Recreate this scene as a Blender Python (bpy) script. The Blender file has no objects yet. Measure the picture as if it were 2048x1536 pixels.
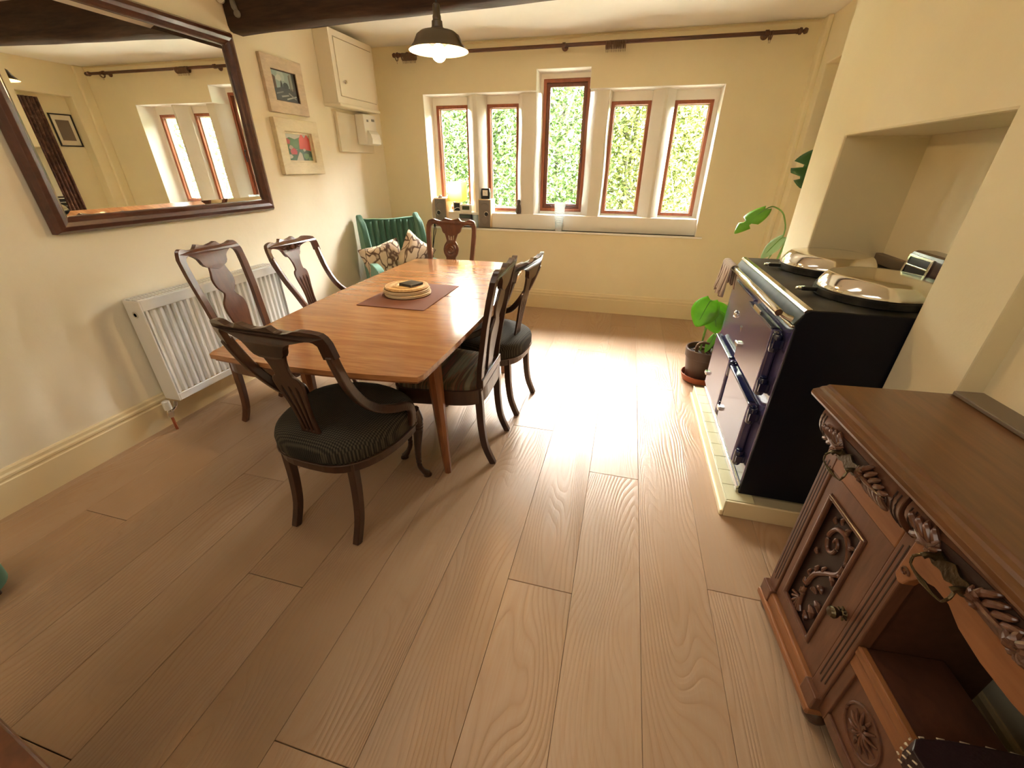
import bpy, bmesh, math, random
from mathutils import Vector, Matrix, noise
from mathutils.geometry import tessellate_polygon
R = math.radians; PI = math.pi
random.seed(7)
C = bpy.context.scene.collection
S = bpy.context.scene

# ------------------------------------------------------------------ camera, sky, sun, exposure
F_PX, PITCH, YAW, ROLL, CAM_H = 820.07, 0.48757, 0.253293, 0.0058588, 1.37288
cp, sp, cy, sy, cr, sr = math.cos(PITCH), math.sin(PITCH), math.cos(YAW), math.sin(YAW), math.cos(ROLL), math.sin(ROLL)
_rz = Matrix(((cy, -sy, 0), (sy, cy, 0), (0, 0, 1)))
_r = _rz @ Vector((1, 0, 0)); _u = _rz @ Vector((0, sp, cp)); _f = _rz @ Vector((0, cp, -sp))
_r2 = _r * cr + _u * sr; _u2 = -_r * sr + _u * cr
cam = bpy.data.cameras.new('camera'); camo = bpy.data.objects.new('camera', cam); C.objects.link(camo)
camo.matrix_world = Matrix(((_r2.x, _u2.x, -_f.x, 0), (_r2.y, _u2.y, -_f.y, 0), (_r2.z, _u2.z, -_f.z, CAM_H), (0, 0, 0, 1)))
cam.sensor_fit = 'HORIZONTAL'; cam.sensor_width = 36; cam.lens = F_PX / 2048 * 36; cam.clip_start = .02
S.camera = camo

SKY = 90.0; SUN = 8.0; EXPO = 1.0; FILL = 14.0; FILL2 = 2.5
w = bpy.data.worlds.new('sky'); S.world = w; w.use_nodes = True
bg = w.node_tree.nodes['Background']; bg.inputs[0].default_value = (1.0, .965, .90, 1); bg.inputs[1].default_value = SKY
sun = bpy.data.lights.new('sun', 'SUN'); sun.energy = SUN; sun.angle = R(4); sun.color = (1, .95, .84)
suno = bpy.data.objects.new('sun', sun); C.objects.link(suno)
suno.rotation_euler = Vector((-.25, .75, -.95)).to_track_quat('-Z', 'Y').to_euler()
def area(name, loc, rot, sx, sy_, e, col=(1, 1, 1), portal=False):
    l = bpy.data.lights.new(name, 'AREA'); l.shape = 'RECTANGLE'; l.size = sx; l.size_y = sy_; l.energy = e; l.color = col
    if portal: l.cycles.is_portal = True
    o = bpy.data.objects.new(name, l); C.objects.link(o); o.location = loc; o.rotation_euler = rot
    return o
area('window_portal', (-.69, 4.70, 1.5), (R(-90), 0, 0), 2.8, 1.3, 10, portal=True)
area('room_fill', (-.9, -1.5, 2.30), (0, 0, 0), 2.0, 1.6, FILL, (1, .92, .80))  # added fill light behind the camera, stands for no fitting
area('kitchen_fill', (-.8, 1.2, 2.31), (0, 0, 0), 1.2, .3, FILL2, (1, .92, .80))  # second added fill under the ceiling, no real lamp here
S.view_settings.view_transform = 'Standard'; S.view_settings.look = 'None'
S.view_settings.exposure = EXPO; S.view_settings.gamma = 1; S.view_settings.use_curve_mapping = False
S.cycles.max_bounces = 10; S.cycles.diffuse_bounces = 6; S.cycles.glossy_bounces = 5; S.cycles.transmission_bounces = 8
S.cycles.sample_clamp_indirect = 8; S.cycles.caustics_reflective = False; S.cycles.caustics_refractive = False
S.cycles.use_denoising = True

# ------------------------------------------------------------------ materials
def mat(name, col=(.5, .5, .5), rough=.5, metal=0, spec=.5, coat=0, trans=0, emit=None, es=1, sss=0):
    m = bpy.data.materials.new(name); m.use_nodes = True; b = m.node_tree.nodes['Principled BSDF']
    b.inputs['Base Color'].default_value = (*col, 1); b.inputs['Roughness'].default_value = rough
    b.inputs['Metallic'].default_value = metal; b.inputs['Specular IOR Level'].default_value = spec
    b.inputs['Coat Weight'].default_value = coat; b.inputs['Coat Roughness'].default_value = .12
    b.inputs['Transmission Weight'].default_value = trans
    if emit: b.inputs['Emission Color'].default_value = (*emit, 1); b.inputs['Emission Strength'].default_value = es
    return m
def N(m, t, **k):
    n = m.node_tree.nodes.new(t)
    for a, v in k.items():
        if a.startswith('i_'): n.inputs[a[2:].replace('_', ' ')].default_value = v
        else: setattr(n, a, v)
    return n
def L(m, a, b): m.node_tree.links.new(a, b)
def BS(m): return m.node_tree.nodes['Principled BSDF']
def coords(m, scale=(1, 1, 1), rnd=False, src='Object', rot=(0, 0, 0)):
    tc = N(m, 'ShaderNodeTexCoord'); mp = N(m, 'ShaderNodeMapping'); mp.inputs['Scale'].default_value = scale
    mp.inputs['Rotation'].default_value = rot
    L(m, tc.outputs[src], mp.inputs[0])
    if rnd:
        oi = N(m, 'ShaderNodeObjectInfo'); mu = N(m, 'ShaderNodeVectorMath', operation='SCALE'); mu.inputs[0].default_value = (37, 91, 13)
        L(m, oi.outputs['Random'], mu.inputs['Scale']); L(m, mu.outputs[0], mp.inputs['Location'])
    return mp.outputs[0]
def ramp(m, fac, stops):
    r = N(m, 'ShaderNodeValToRGB'); e = r.color_ramp.elements
    e[0].position = stops[0][0]; e[0].color = (*stops[0][1], 1); e[1].position = stops[-1][0]; e[1].color = (*stops[-1][1], 1)
    for p, c in stops[1:-1]: e.new(p).color = (*c, 1)
    L(m, fac, r.inputs[0]); return r.outputs[0]
def bump(m, h, st=.2, d=.01):
    b = N(m, 'ShaderNodeBump'); b.inputs['Strength'].default_value = st; b.inputs['Distance'].default_value = d
    L(m, h, b.inputs['Height']); L(m, b.outputs[0], BS(m).inputs['Normal'])
def noisy(m, sc=(1, 1, 1), s=5, det=4, rough=.5, rnd=False, dist=0, src='Object'):
    n = N(m, 'ShaderNodeTexNoise'); n.inputs['Scale'].default_value = s; n.inputs['Detail'].default_value = det
    n.inputs['Roughness'].default_value = rough; n.inputs['Distortion'].default_value = dist
    L(m, coords(m, sc, rnd, src), n.inputs['Vector']); return n.outputs[0]
def mixc(m, a, b, f, bt='MIX'):
    x = N(m, 'ShaderNodeMix', data_type='RGBA', blend_type=bt)
    for i, v in ((6, a), (7, b)):
        if isinstance(v, tuple): x.inputs[i].default_value = (*v, 1)
        else: L(m, v, x.inputs[i])
    if isinstance(f, (int, float)): x.inputs[0].default_value = f
    else: L(m, f, x.inputs[0])
    return x.outputs[2]
def mth(m, op, a, b=0.0):
    x = N(m, 'ShaderNodeMath', operation=op)
    for i, v in ((0, a), (1, b)):
        if isinstance(v, (int, float)): x.inputs[i].default_value = v
        else: L(m, v, x.inputs[i])
    return x.outputs[0]
def wood(name, c1, c2, sc=(8, 8, .8), rough=.35, coat=.0, s=3, b=.1, rnd=True, spec=.5):
    m = mat(name, c1, rough, coat=coat, spec=spec); n1 = noisy(m, sc, s, 6, .6, rnd, .6); n2 = noisy(m, tuple(q * 4 for q in sc), s, 3, .5, rnd)
    L(m, ramp(m, mth(m, 'ADD', mth(m, 'MULTIPLY', n1, .7), mth(m, 'MULTIPLY', n2, .3)), [(.32, c1), (.68, c2)]), BS(m).inputs['Base Color'])
    bump(m, n2, b, .002); return m
def plaster(name, c, b=.12, rough=.85):
    m = mat(name, c, rough, spec=.2); n = noisy(m, (1, 1, 1), 2.2, 5, .55)
    L(m, ramp(m, n, [(.3, tuple(q * .94 for q in c)), (.7, c)]), BS(m).inputs['Base Color'])
    bump(m, mth(m, 'ADD', noisy(m, (1, 1, 1), 9, 3), mth(m, 'MULTIPLY', noisy(m, (1, 1, 1), 160, 2), .12)), b, .02); return m
M = {}
M['wall'] = plaster('wall_paint', (.86, .785, .56))
M['wallL'] = plaster('wall_paint_lit', (.90, .85, .70))  # paler copy of the wall cream; left wall's brightness put into its colour
M['ceil'] = plaster('ceiling_paint', (.93, .92, .88))
M['reveal'] = plaster('reveal_bloom_paint', (.94, .92, .86), .06)  # reveal paint made whiter to carry the glare around the windows
M['gloss_cream'] = plaster('gloss_cream_paint', (.82, .79, .70), .25, .3); BS(M['gloss_cream']).inputs['Specular IOR Level'].default_value = .5
M['skirt'] = mat('skirting_paint', (.78, .67, .43), .4)
M['white'] = mat('white_enamel', (.82, .82, .80), .28)
M['cupboard'] = mat('cupboard_paint', (.80, .75, .62), .5)
M['cupboard2'] = mat('board_paint', (.74, .69, .56), .6)
M['plastic'] = mat('white_plastic', (.80, .80, .74), .35)
M['grey'] = mat('grey_plastic', (.25, .25, .24), .4)
M['black'] = mat('black_plastic', (.012, .012, .013), .3)
M['chrome'] = mat('chrome', (.80, .79, .77), .13, 1)
M['steel'] = mat('polished_lid', (.88, .86, .82), .13, 1)
n = noisy(M['steel'], (1, 1, 1), 9, 3); L(M['steel'], mth(M['steel'], 'ADD', mth(M['steel'], 'MULTIPLY', n, .18), .04), BS(M['steel']).inputs['Roughness'])
M['brass'] = mat('aged_brass', (.11, .085, .05), .34, 1)
bump(M['brass'], noisy(M['brass'], (1, 1, 1), 120, 3), .5, .003)
M['enamel'] = mat('navy_enamel', (.010, .014, .055), .12, coat=.6, spec=.7)
M['enamelfront'] = mat('enamel_front_reflect', (.06, .05, .13), .20, coat=.8, spec=.8)  # navy enamel; the front's reflected light is put into this paler purple
M['enamelside'] = mat('black_enamel_side', (.005, .006, .012), .4, spec=.2)
M['blacktop'] = mat('black_enamel_top', (.012, .012, .011), .18, spec=.2)
n = noisy(M['blacktop'], (1, 1, 1), 10, 5); L(M['blacktop'], ramp(M['blacktop'], n, [(.4, (.008, .008, .008)), (.75, (.07, .065, .05))]), BS(M['blacktop']).inputs['Base Color'])
L(M['blacktop'], mth(M['blacktop'], 'ADD', mth(M['blacktop'], 'MULTIPLY', n, .25), .28), BS(M['blacktop']).inputs['Roughness'])
M['walnut'] = wood('dark_walnut', (.026, .011, .006), (.062, .024, .013), (6, 6, 1.2), .3, .25)
M['walnut2'] = wood('red_walnut', (.055, .018, .009), (.14, .048, .020), (6, 6, 1.2), .28, .3)
M['teak'] = wood('table_veneer', (.27, .105, .038), (.52, .245, .10), (1.1, 9, 9), .19, .5, 2.5, .03, False)
M['teakleg'] = wood('table_leg', (.16, .055, .022), (.34, .13, .045), (9, 9, 1), .3, .2)
M['beam'] = wood('old_beam', (.018, .009, .005), (.075, .036, .020), (.8, 7, 7), .75, 0, 3, .6)
M['oakside'] = wood('sideboard_oak', (.095, .038, .012), (.17, .070, .024), (9, 1.0, 2), .3, .25, 3, .08)
M['oakflat'] = wood('sideboard_front', (.095, .038, .020), (.17, .070, .037), (9, 9, 1.3), .36, .15, 3, .12)
M['oaklight'] = wood('sideboard_rail', (.20, .075, .024), (.31, .125, .046), (9, 1.3, 9), .38, .1, 3, .08)
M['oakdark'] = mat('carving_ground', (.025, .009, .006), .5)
M['oakcarve'] = wood('sideboard_carving', (.085, .033, .018), (.15, .062, .034), (9, 9, 4), .28, .3, 3, .1)
M['inside'] = wood('sideboard_inside', (.05, .018, .010), (.10, .035, .018), (5, 2, 5), .5)
M['winframe'] = wood('window_wood', (.20, .052, .018), (.36, .11, .045), (9, 9, 1), .35, .1)
M['winsash'] = wood('window_sash_wood', (.09, .026, .014), (.19, .06, .03), (9, 9, 1), .35, .1)
M['mirrorframe'] = wood('mirror_frame', (.050, .015, .010), (.11, .036, .022), (4, 4, 4), .32, .3)
M['mirror'] = mat('mirror_glass', (.93, .94, .92), .0, 1)
M['pole'] = wood('curtain_pole', (.06, .022, .010), (.13, .052, .025), (1, 9, 9), .4)
M['ring'] = mat('curtain_ring', (.13, .065, .032), .45)
M['picframe1'] = wood('limed_frame', (.50, .40, .29), (.72, .60, .46), (6, 2, 6), .6, 0, 3, .3)
M['picframe2'] = wood('cream_frame', (.62, .54, .36), (.80, .72, .52), (6, 2, 6), .5, 0, 3, .3)
M['leafg'] = mat('monstera_leaf', (.10, .34, .03), .3)
b_ = BS(M['leafg']); b_.inputs['Subsurface Weight'].default_value = 0
n = noisy(M['leafg'], (1, 1, 1), 14, 3); L(M['leafg'], ramp(M['leafg'], n, [(.3, (.10, .30, .02)), (.7, (.22, .50, .05))]), b_.inputs['Base Color'])
def translucent(m, col, f=.45):
    t = N(m, 'ShaderNodeBsdfTranslucent'); t.inputs[0].default_value = (*col, 1); x = N(m, 'ShaderNodeMixShader'); x.inputs[0].default_value = f
    o = m.node_tree.nodes['Material Output']; L(m, BS(m).outputs[0], x.inputs[1]); L(m, t.outputs[0], x.inputs[2]); L(m, x.outputs[0], o.inputs[0])
translucent(M['leafg'], (.30, .62, .05))
M['leafd'] = mat('dark_monstera_leaf', (.03, .11, .02), .3); translucent(M['leafd'], (.10, .25, .02), .2)
M['leafp'] = mat('young_monstera_leaf', (.45, .62, .40), .4); translucent(M['leafp'], (.5, .7, .4), .4)
M['stem'] = mat('plant_stem', (.13, .26, .04), .5)
M['root'] = mat('woody_root', (.11, .06, .028), .8)
M['pot'] = mat('brown_glazed_pot', (.075, .042, .030), .35)
M['terra'] = mat('terracotta', (.36, .10, .04), .6)
M['soil'] = mat('soil', (.02, .014, .010), .95); bump(M['soil'], noisy(M['soil'], (1, 1, 1), 60, 4), 1, .02)
M['mat'] = mat('placemat_weave', (.16, .055, .03), .75)
_b = N(M['mat'], 'ShaderNodeTexChecker'); _b.inputs['Scale'].default_value = 260; L(M['mat'], coords(M['mat']), _b.inputs[0]); _b.inputs[1].default_value = (.19, .07, .04, 1); _b.inputs[2].default_value = (.11, .035, .022, 1); L(M['mat'], _b.outputs[0], BS(M['mat']).inputs[0])
M['rattan'] = mat('rattan', (.62, .42, .18), .6)
_w = N(M['rattan'], 'ShaderNodeTexWave', wave_type='RINGS', rings_direction='Z'); _w.inputs['Scale'].default_value = 45; _w.inputs['Distortion'].default_value = 1.5; L(M['rattan'], coords(M['rattan']), _w.inputs[0])
L(M['rattan'], ramp(M['rattan'], _w.outputs[0], [(.1, (.38, .20, .06)), (.7, (.80, .58, .28))]), BS(M['rattan']).inputs[0]); bump(M['rattan'], _w.outputs[0], .5, .004)
M['rattanpale'] = mat('pale_rattan', (.66, .52, .32), .65)
M['coaster'] = mat('slate_coaster', (.035, .035, .038), .3)
M['velvet'] = mat('green_velvet', (.030, .105, .070), .75); BS(M['velvet']).inputs['Sheen Weight'].default_value = .8; BS(M['velvet']).inputs['Sheen Tint'].default_value = (.5, .8, .65, 1)
M['glassy'] = mat('clear_glass', (.95, .98, .98), .03, trans=1); BS(M['glassy']).inputs['IOR'].default_value = 1.45
M['vase'] = mat('cut_glass', (.85, .92, .92), .1)
_t = N(M['vase'], 'ShaderNodeBsdfTransparent'); _x = N(M['vase'], 'ShaderNodeMixShader'); _x.inputs[0].default_value = .62
L(M['vase'], BS(M['vase']).outputs[0], _x.inputs[1]); L(M['vase'], _t.outputs[0], _x.inputs[2]); L(M['vase'], _x.outputs[0], M['vase'].node_tree.nodes['Material Output'].inputs[0])
M['slate'] = mat('flue_tile', (.16, .12, .085), .5)
M['tile'] = mat('cream_tile', (.66, .63, .40), .3)
M['grout'] = mat('tile_grout', (.45, .40, .26), .8)
M['spk'] = mat('silver_cloth', (.20, .17, .145), .55)
M['beech'] = wood('pale_beech', (.62, .42, .24), (.78, .58, .36), (9, 9, 1), .4)
M['shadeY'] = mat('parchment_shade', (.85, .62, .22), .8); translucent(M['shadeY'], (.95, .70, .25), .5)
M['lcd'] = mat('lcd_green', (.045, .075, .035), .15)
M['tin'] = mat('pale_blue_tin', (.45, .60, .68), .35)
M['figure'] = mat('brown_ceramic', (.07, .035, .02), .25)
M['paper'] = mat('white_paper', (.8, .78, .70), .7)
M['lampmetal'] = mat('pendant_green', (.085, .065, .035), .35, coat=.2)
M['lampin'] = mat('pendant_inside', (.85, .78, .55), .5)
M['bulb'] = mat('lit_bulb', (1, .9, .7), .3, emit=(1, .58, .20), es=60)
M['leather'] = mat('woven_leather', (.022, .010, .012), .35); bump(M['leather'], noisy(M['leather'], (1, 1, 1), 90, 2), .5, .004)
M['stitch'] = mat('white_stitching', (.62, .52, .38), .6)
def fabric(name, c1, c2, k=120):
    m = mat(name, c1, .85, spec=.25); v = coords(m); sx = N(m, 'ShaderNodeSeparateXYZ'); L(m, v, sx.inputs[0])
    a = mth(m, 'SINE', mth(m, 'MULTIPLY', mth(m, 'ADD', sx.outputs[0], sx.outputs[1]), k)); b = mth(m, 'SINE', mth(m, 'MULTIPLY', mth(m, 'SUBTRACT', sx.outputs[0], sx.outputs[1]), k))
    h = mth(m, 'MULTIPLY', a, b); L(m, ramp(m, mth(m, 'ADD', mth(m, 'MULTIPLY', h, .5), .5), [(.35, c1), (.75, c2)]), BS(m).inputs[0]); bump(m, h, .4, .002); return m
M['seatdark'] = fabric('diamond_seat_cloth', (.018, .016, .012), (.072, .060, .040), 330)
M['towel'] = mat('striped_towel', (.5, .4, .3), .9)
_w = N(M['towel'], 'ShaderNodeTexWave', bands_direction='Y'); _w.inputs['Scale'].default_value = 17; _w.inputs['Distortion'].default_value = .8
L(M['towel'], coords(M['towel']), _w.inputs[0]); L(M['towel'], ramp(M['towel'], _w.outputs[0], [(.35, (.13, .075, .045)), (.5, (.62, .52, .42))]), BS(M['towel']).inputs[0])
M['stripe'] = mat('striped_seat_cloth', (.1, .1, .1), .75)
_w = N(M['stripe'], 'ShaderNodeTexNoise'); _w.inputs['Scale'].default_value = 3; L(M['stripe'], coords(M['stripe'], (1, 14, 1), rot=(0, 0, .12)), _w.inputs[0])
L(M['stripe'], ramp(M['stripe'], _w.outputs[0], [(.30, (.16, .05, .03)), (.45, (.05, .055, .03)), (.5, (.20, .10, .05)), (.58, (.16, .17, .10)), (.7, (.27, .20, .13))]), BS(M['stripe']).inputs[0])
M['cushion'] = mat('leaf_print_cotton', (.6, .5, .38), .85)
_v = N(M['cushion'], 'ShaderNodeTexVoronoi', feature='DISTANCE_TO_EDGE'); _v.inputs['Scale'].default_value = 15
_nn = N(M['cushion'], 'ShaderNodeTexNoise'); _nn.inputs['Scale'].default_value = 6; _c = coords(M['cushion'], (1, 1.0, .55)); L(M['cushion'], _c, _nn.inputs[0])
L(M['cushion'], mixc(M['cushion'], _c, _nn.outputs[1], .22), _v.inputs['Vector'])
L(M['cushion'], ramp(M['cushion'], _v.outputs[0], [(.03, (.10, .055, .035)), (.10, (.62, .50, .36))]), BS(M['cushion']).inputs[0])
M['curtain'] = mat('brown_pattern_curtain', (.1, .05, .04), .9)
n = noisy(M['curtain'], (1, 1, 1), 18, 5, .7); L(M['curtain'], ramp(M['curtain'], n, [(.42, (.055, .022, .016)), (.6, (.14, .062, .045)), (.72, (.30, .19, .13))]), BS(M['curtain']).inputs[0])
# oak floor: cathedral grain from contour lines of a stretched noise, offset per plank
m = M['floor'] = mat('oak_floor', (.5, .33, .2), .32, spec=.4)
big = noisy(m, (1.0, .22, 1), 3.2, 2.0, .45, True, .3)
sxf = N(m, 'ShaderNodeSeparateXYZ'); L(m, coords(m), sxf.inputs[0]); lines = mth(m, 'FRACT', mth(m, 'ADD', mth(m, 'MULTIPLY', big, 34), mth(m, 'MULTIPLY', sxf.outputs[0], 46))); lines = mth(m, 'ABSOLUTE', mth(m, 'SUBTRACT', lines, .5))
fine = noisy(m, (1, .04, 1), 120, 3, .6, True); blot = noisy(m, (1, .6, 1), 2.5, 3, .5, True)
amt = ramp(m, noisy(m, (1, .4, 1), 2.0, 2, .5, True), [(.40, (.05, .05, .05)), (.62, (1, 1, 1))])
dark = mth(m, 'MULTIPLY', ramp(m, lines, [(.0, (1, 1, 1)), (.15, (.45, .45, .45)), (.5, (0, 0, 0))]), amt)
oi = N(m, 'ShaderNodeObjectInfo')
base = ramp(m, mth(m, 'ADD', mth(m, 'MULTIPLY', blot, .7), mth(m, 'MULTIPLY', oi.outputs['Random'], .3)), [(.25, (.36, .24, .148)), (.5, (.41, .28, .178)), (.75, (.46, .325, .215))])
c = mixc(m, base, (.33, .185, .095), mth(m, 'MULTIPLY', dark, .5)); c = mixc(m, c, (.40, .24, .13), mth(m, 'MULTIPLY', ramp(m, fine, [(.46, (0, 0, 0)), (.68, (1, 1, 1))]), .42))
vk = N(m, 'ShaderNodeTexVoronoi'); vk.inputs['Scale'].default_value = 1.6; L(m, coords(m, (1, .6, 1), True), vk.inputs[0])
c = mixc(m, c, (.16, .09, .05), ramp(m, vk.outputs['Distance'], [(.012, (.85, .85, .85)), (.035, (0, 0, 0))]))
L(m, c, BS(m).inputs[0]); bump(m, mth(m, 'ADD', mth(m, 'MULTIPLY', dark, -1), mth(m, 'MULTIPLY', fine, -.5)), .5, .003)
L(m, mth(m, 'ADD', mth(m, 'MULTIPLY', blot, .10), .295), BS(m).inputs['Roughness'])
M['foliage'] = mat('tree_leaf', (.25, .45, .08), .6); m = M['foliage']
ge = N(m, 'ShaderNodeNewGeometry')
L(m, ramp(m, ge.outputs['Random Per Island'], [(0, (.013, .034, .006)), (.5, (.029, .057, .011)), (1, (.058, .082, .020))]), BS(m).inputs[0]); translucent(m, (.05, .10, .016), .4)
M['foliage2'] = mat('yellow_tree_leaf', (.25, .45, .08), .6); m = M['foliage2']
ge = N(m, 'ShaderNodeNewGeometry')
L(m, ramp(m, ge.outputs['Random Per Island'], [(0, (.028, .047, .007)), (.5, (.054, .068, .011)), (1, (.092, .090, .017))]), BS(m).inputs[0]); translucent(m, (.09, .12, .018), .4)
M['bark'] = mat('bark', (.05, .048, .036), .9)
M['paleground'] = mat('bounce_ground', (.34, .33, .27), .9)  # unseen ground, tone kept pale to bounce neutral light onto the ceiling

# ------------------------------------------------------------------ geometry helpers
class MB:
    def __init__(s): s.v = []; s.f = []; s.mi = []
    def add(s, vs, fs, mi=0):
        o = len(s.v); s.v += [tuple(p) for p in vs]; s.f += [tuple(i + o for i in f) for f in fs]; s.mi += [mi] * len(fs); return s
    def box(s, x0, x1, y0, y1, z0, z1, mi=0):
        vs = [(x, y, z) for x in (x0, x1) for y in (y0, y1) for z in (z0, z1)]
        return s.add(vs, [(0, 1, 3, 2), (4, 6, 7, 5), (0, 4, 5, 1), (2, 3, 7, 6), (0, 2, 6, 4), (1, 5, 7, 3)], mi)
    def lathe(s, prof, c=(0, 0, 0), n=24, ax='z', mi=0, sx=1, sy=1):
        vs = []
        for r, h in prof:
            for i in range(n):
                a = 2 * PI * i / n; p = (r * math.cos(a) * sx, r * math.sin(a) * sy, h)
                if ax == 'x': p = (p[2], p[0], p[1])
                if ax == 'y': p = (p[0], p[2], p[1])
                vs.append((p[0] + c[0], p[1] + c[1], p[2] + c[2]))
        fs = [(k * n + i, k * n + (i + 1) % n, (k + 1) * n + (i + 1) % n, (k + 1) * n + i) for k in range(len(prof) - 1) for i in range(n)]
        if prof[0][0] > 1e-6: fs.append(tuple(range(n))[::-1])
        if prof[-1][0] > 1e-6: fs.append(tuple((len(prof) - 1) * n + i for i in range(n)))
        return s.add(vs, fs, mi)
    def sweep(s, pts, rad, n=8, rect=None, up=(0, 0, 1), smooth=3, mi=0, cap=True, flat=None):
        P = [Vector(p) for p in pts]; rd = rad if isinstance(rad, (list, tuple)) else [rad] * len(P)
        if smooth > 1 and len(P) > 2:
            Q = []; q = []
            for i in range(len(P) - 1):
                a = P[max(i - 1, 0)]; b = P[i]; c2 = P[i + 1]; d = P[min(i + 2, len(P) - 1)]
                for k in range(smooth):
                    t = k / smooth; t2 = t * t; t3 = t2 * t
                    Q.append(.5 * ((2 * b) + (c2 - a) * t + (2 * a - 5 * b + 4 * c2 - d) * t2 + (3 * b - a - 3 * c2 + d) * t3)); q.append(rd[i] * (1 - t) + rd[i + 1] * t)
            Q.append(P[-1]); q.append(rd[-1]); P, rd = Q, q
        vs = []; U = Vector(up); m_ = 4 if rect else n
        for i, p in enumerate(P):
            t = (P[min(i + 1, len(P) - 1)] - P[max(i - 1, 0)]).normalized()
            a = t.cross(U)
            if a.length < 1e-3: a = t.cross(Vector((1, 0, 0)))
            a.normalize(); b = a.cross(t).normalized()
            if rect:
                w_, h_ = rect[0] * rd[i], rect[1] * rd[i]
                for u, v_ in ((-1, -1), (1, -1), (1, 1), (-1, 1)): vs.append(p + a * u * w_ / 2 + b * v_ * h_ / 2)
            else:
                for k in range(n):
                    an = 2 * PI * k / n; fl = 1 if flat is None else flat
                    vs.append(p + a * math.cos(an) * rd[i] + b * math.sin(an) * rd[i] * fl)
        fs = [(k * m_ + i, k * m_ + (i + 1) % m_, (k + 1) * m_ + (i + 1) % m_, (k + 1) * m_ + i) for k in range(len(P) - 1) for i in range(m_)]
        if cap: fs += [tuple(range(m_))[::-1], tuple((len(P) - 1) * m_ + i for i in range(m_))]
        return s.add(vs, fs, mi)
    def plate(s, loops, t, fn=None, mi=0):
        # loops: outer + holes as (u,v); extruded along w from 0..t ; fn maps (u,v,w) -> xyz
        fn = fn or (lambda u, v_, w_: (u, v_, w_))
        tri = tessellate_polygon([[Vector((a, b, 0)) for a, b in lp] for lp in loops])
        flat = [p for lp in loops for p in lp]; n_ = len(flat)
        vs = [fn(a, b, 0) for a, b in flat] + [fn(a, b, t) for a, b in flat]
        fs = [tuple(q) for q in tri] + [tuple(i + n_ for i in q[::-1]) for q in tri]
        o = 0
        for lp in loops:
            k = len(lp)
            for i in range(k): fs.append((o + i, o + (i + 1) % k, n_ + o + (i + 1) % k, n_ + o + i))
            o += k
        return s.add(vs, fs, mi)
    def build(s, name, m, parent=None, bev=0, smooth=False, seg=2, loc=None, clean=True):
        me = bpy.data.meshes.new(name); me.from_pydata(s.v, [], s.f)
        for q in (m if isinstance(m, (list, tuple)) else [m]): me.materials.append(q)
        if len(set(s.mi)) > 1: me.polygons.foreach_set('material_index', s.mi)
        if clean:
            bm = bmesh.new(); bm.from_mesh(me); bmesh.ops.remove_doubles(bm, verts=bm.verts, dist=1e-6); bmesh.ops.recalc_face_normals(bm, faces=bm.faces); bm.to_mesh(me); bm.free()
        if smooth: me.shade_smooth(); 
        o = bpy.data.objects.new(name, me); C.objects.link(o)
        if parent: o.parent = parent
        if loc: o.location = loc
        if smooth and smooth != 'all':
            try: me.set_sharp_from_angle(angle=R(38))
            except Exception: pass
        if bev:
            b = o.modifiers.new('bevel', 'BEVEL'); b.width = bev; b.segments = seg; b.limit_method = 'ANGLE'; b.angle_limit = R(35)
            b.harden_normals = False
        return o
def tag(o, label=None, cat=None, group=None, kind=None):
    for k, v in (('label', label), ('category', cat), ('group', group), ('kind', kind)):
        if v: o[k] = v
    return o
def empty(name, loc, rz=0, label=None, cat=None, group=None, kind=None, rot=None):
    o = bpy.data.objects.new(name, None); C.objects.link(o); o.location = loc; o.rotation_euler = rot or (0, 0, rz); o.empty_display_size = .05
    return tag(o, label, cat, group, kind)
def kids(o): return [c for c in bpy.data.objects if c.parent == o]
def copy_tree(o, parent=None):
    ks = kids(o); c = o.copy(); C.objects.link(c); c.parent = parent
    for ch in ks: copy_tree(ch, c)
    return c
def B(name, m, x0, x1, y0, y1, z0, z1, parent=None, bev=.002): return MB().box(x0, x1, y0, y1, z0, z1).build(name, m, parent, bev)
def spline(pts, k=5, closed=False):
    P = [Vector(p) for p in pts]; n_ = len(P); out = []
    for i in range(n_ if closed else n_ - 1):
        g = (lambda j: P[j % n_]) if closed else (lambda j: P[min(max(j, 0), n_ - 1)])
        a, b, c2, d = g(i - 1), g(i), g(i + 1), g(i + 2)
        for q in range(k):
            t = q / k; out.append(tuple(.5 * ((2 * b) + (c2 - a) * t + (2 * a - 5 * b + 4 * c2 - d) * t * t + (3 * b - a - 3 * c2 + d) * t ** 3)))
    if not closed: out.append(tuple(P[-1]))
    return out
def ell(cx, cz, rx, rz, n_=20, a0=0): return [(cx + rx * math.cos(a0 + 2 * PI * i / n_), cz + rz * math.sin(a0 + 2 * PI * i / n_)) for i in range(n_)]

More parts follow.
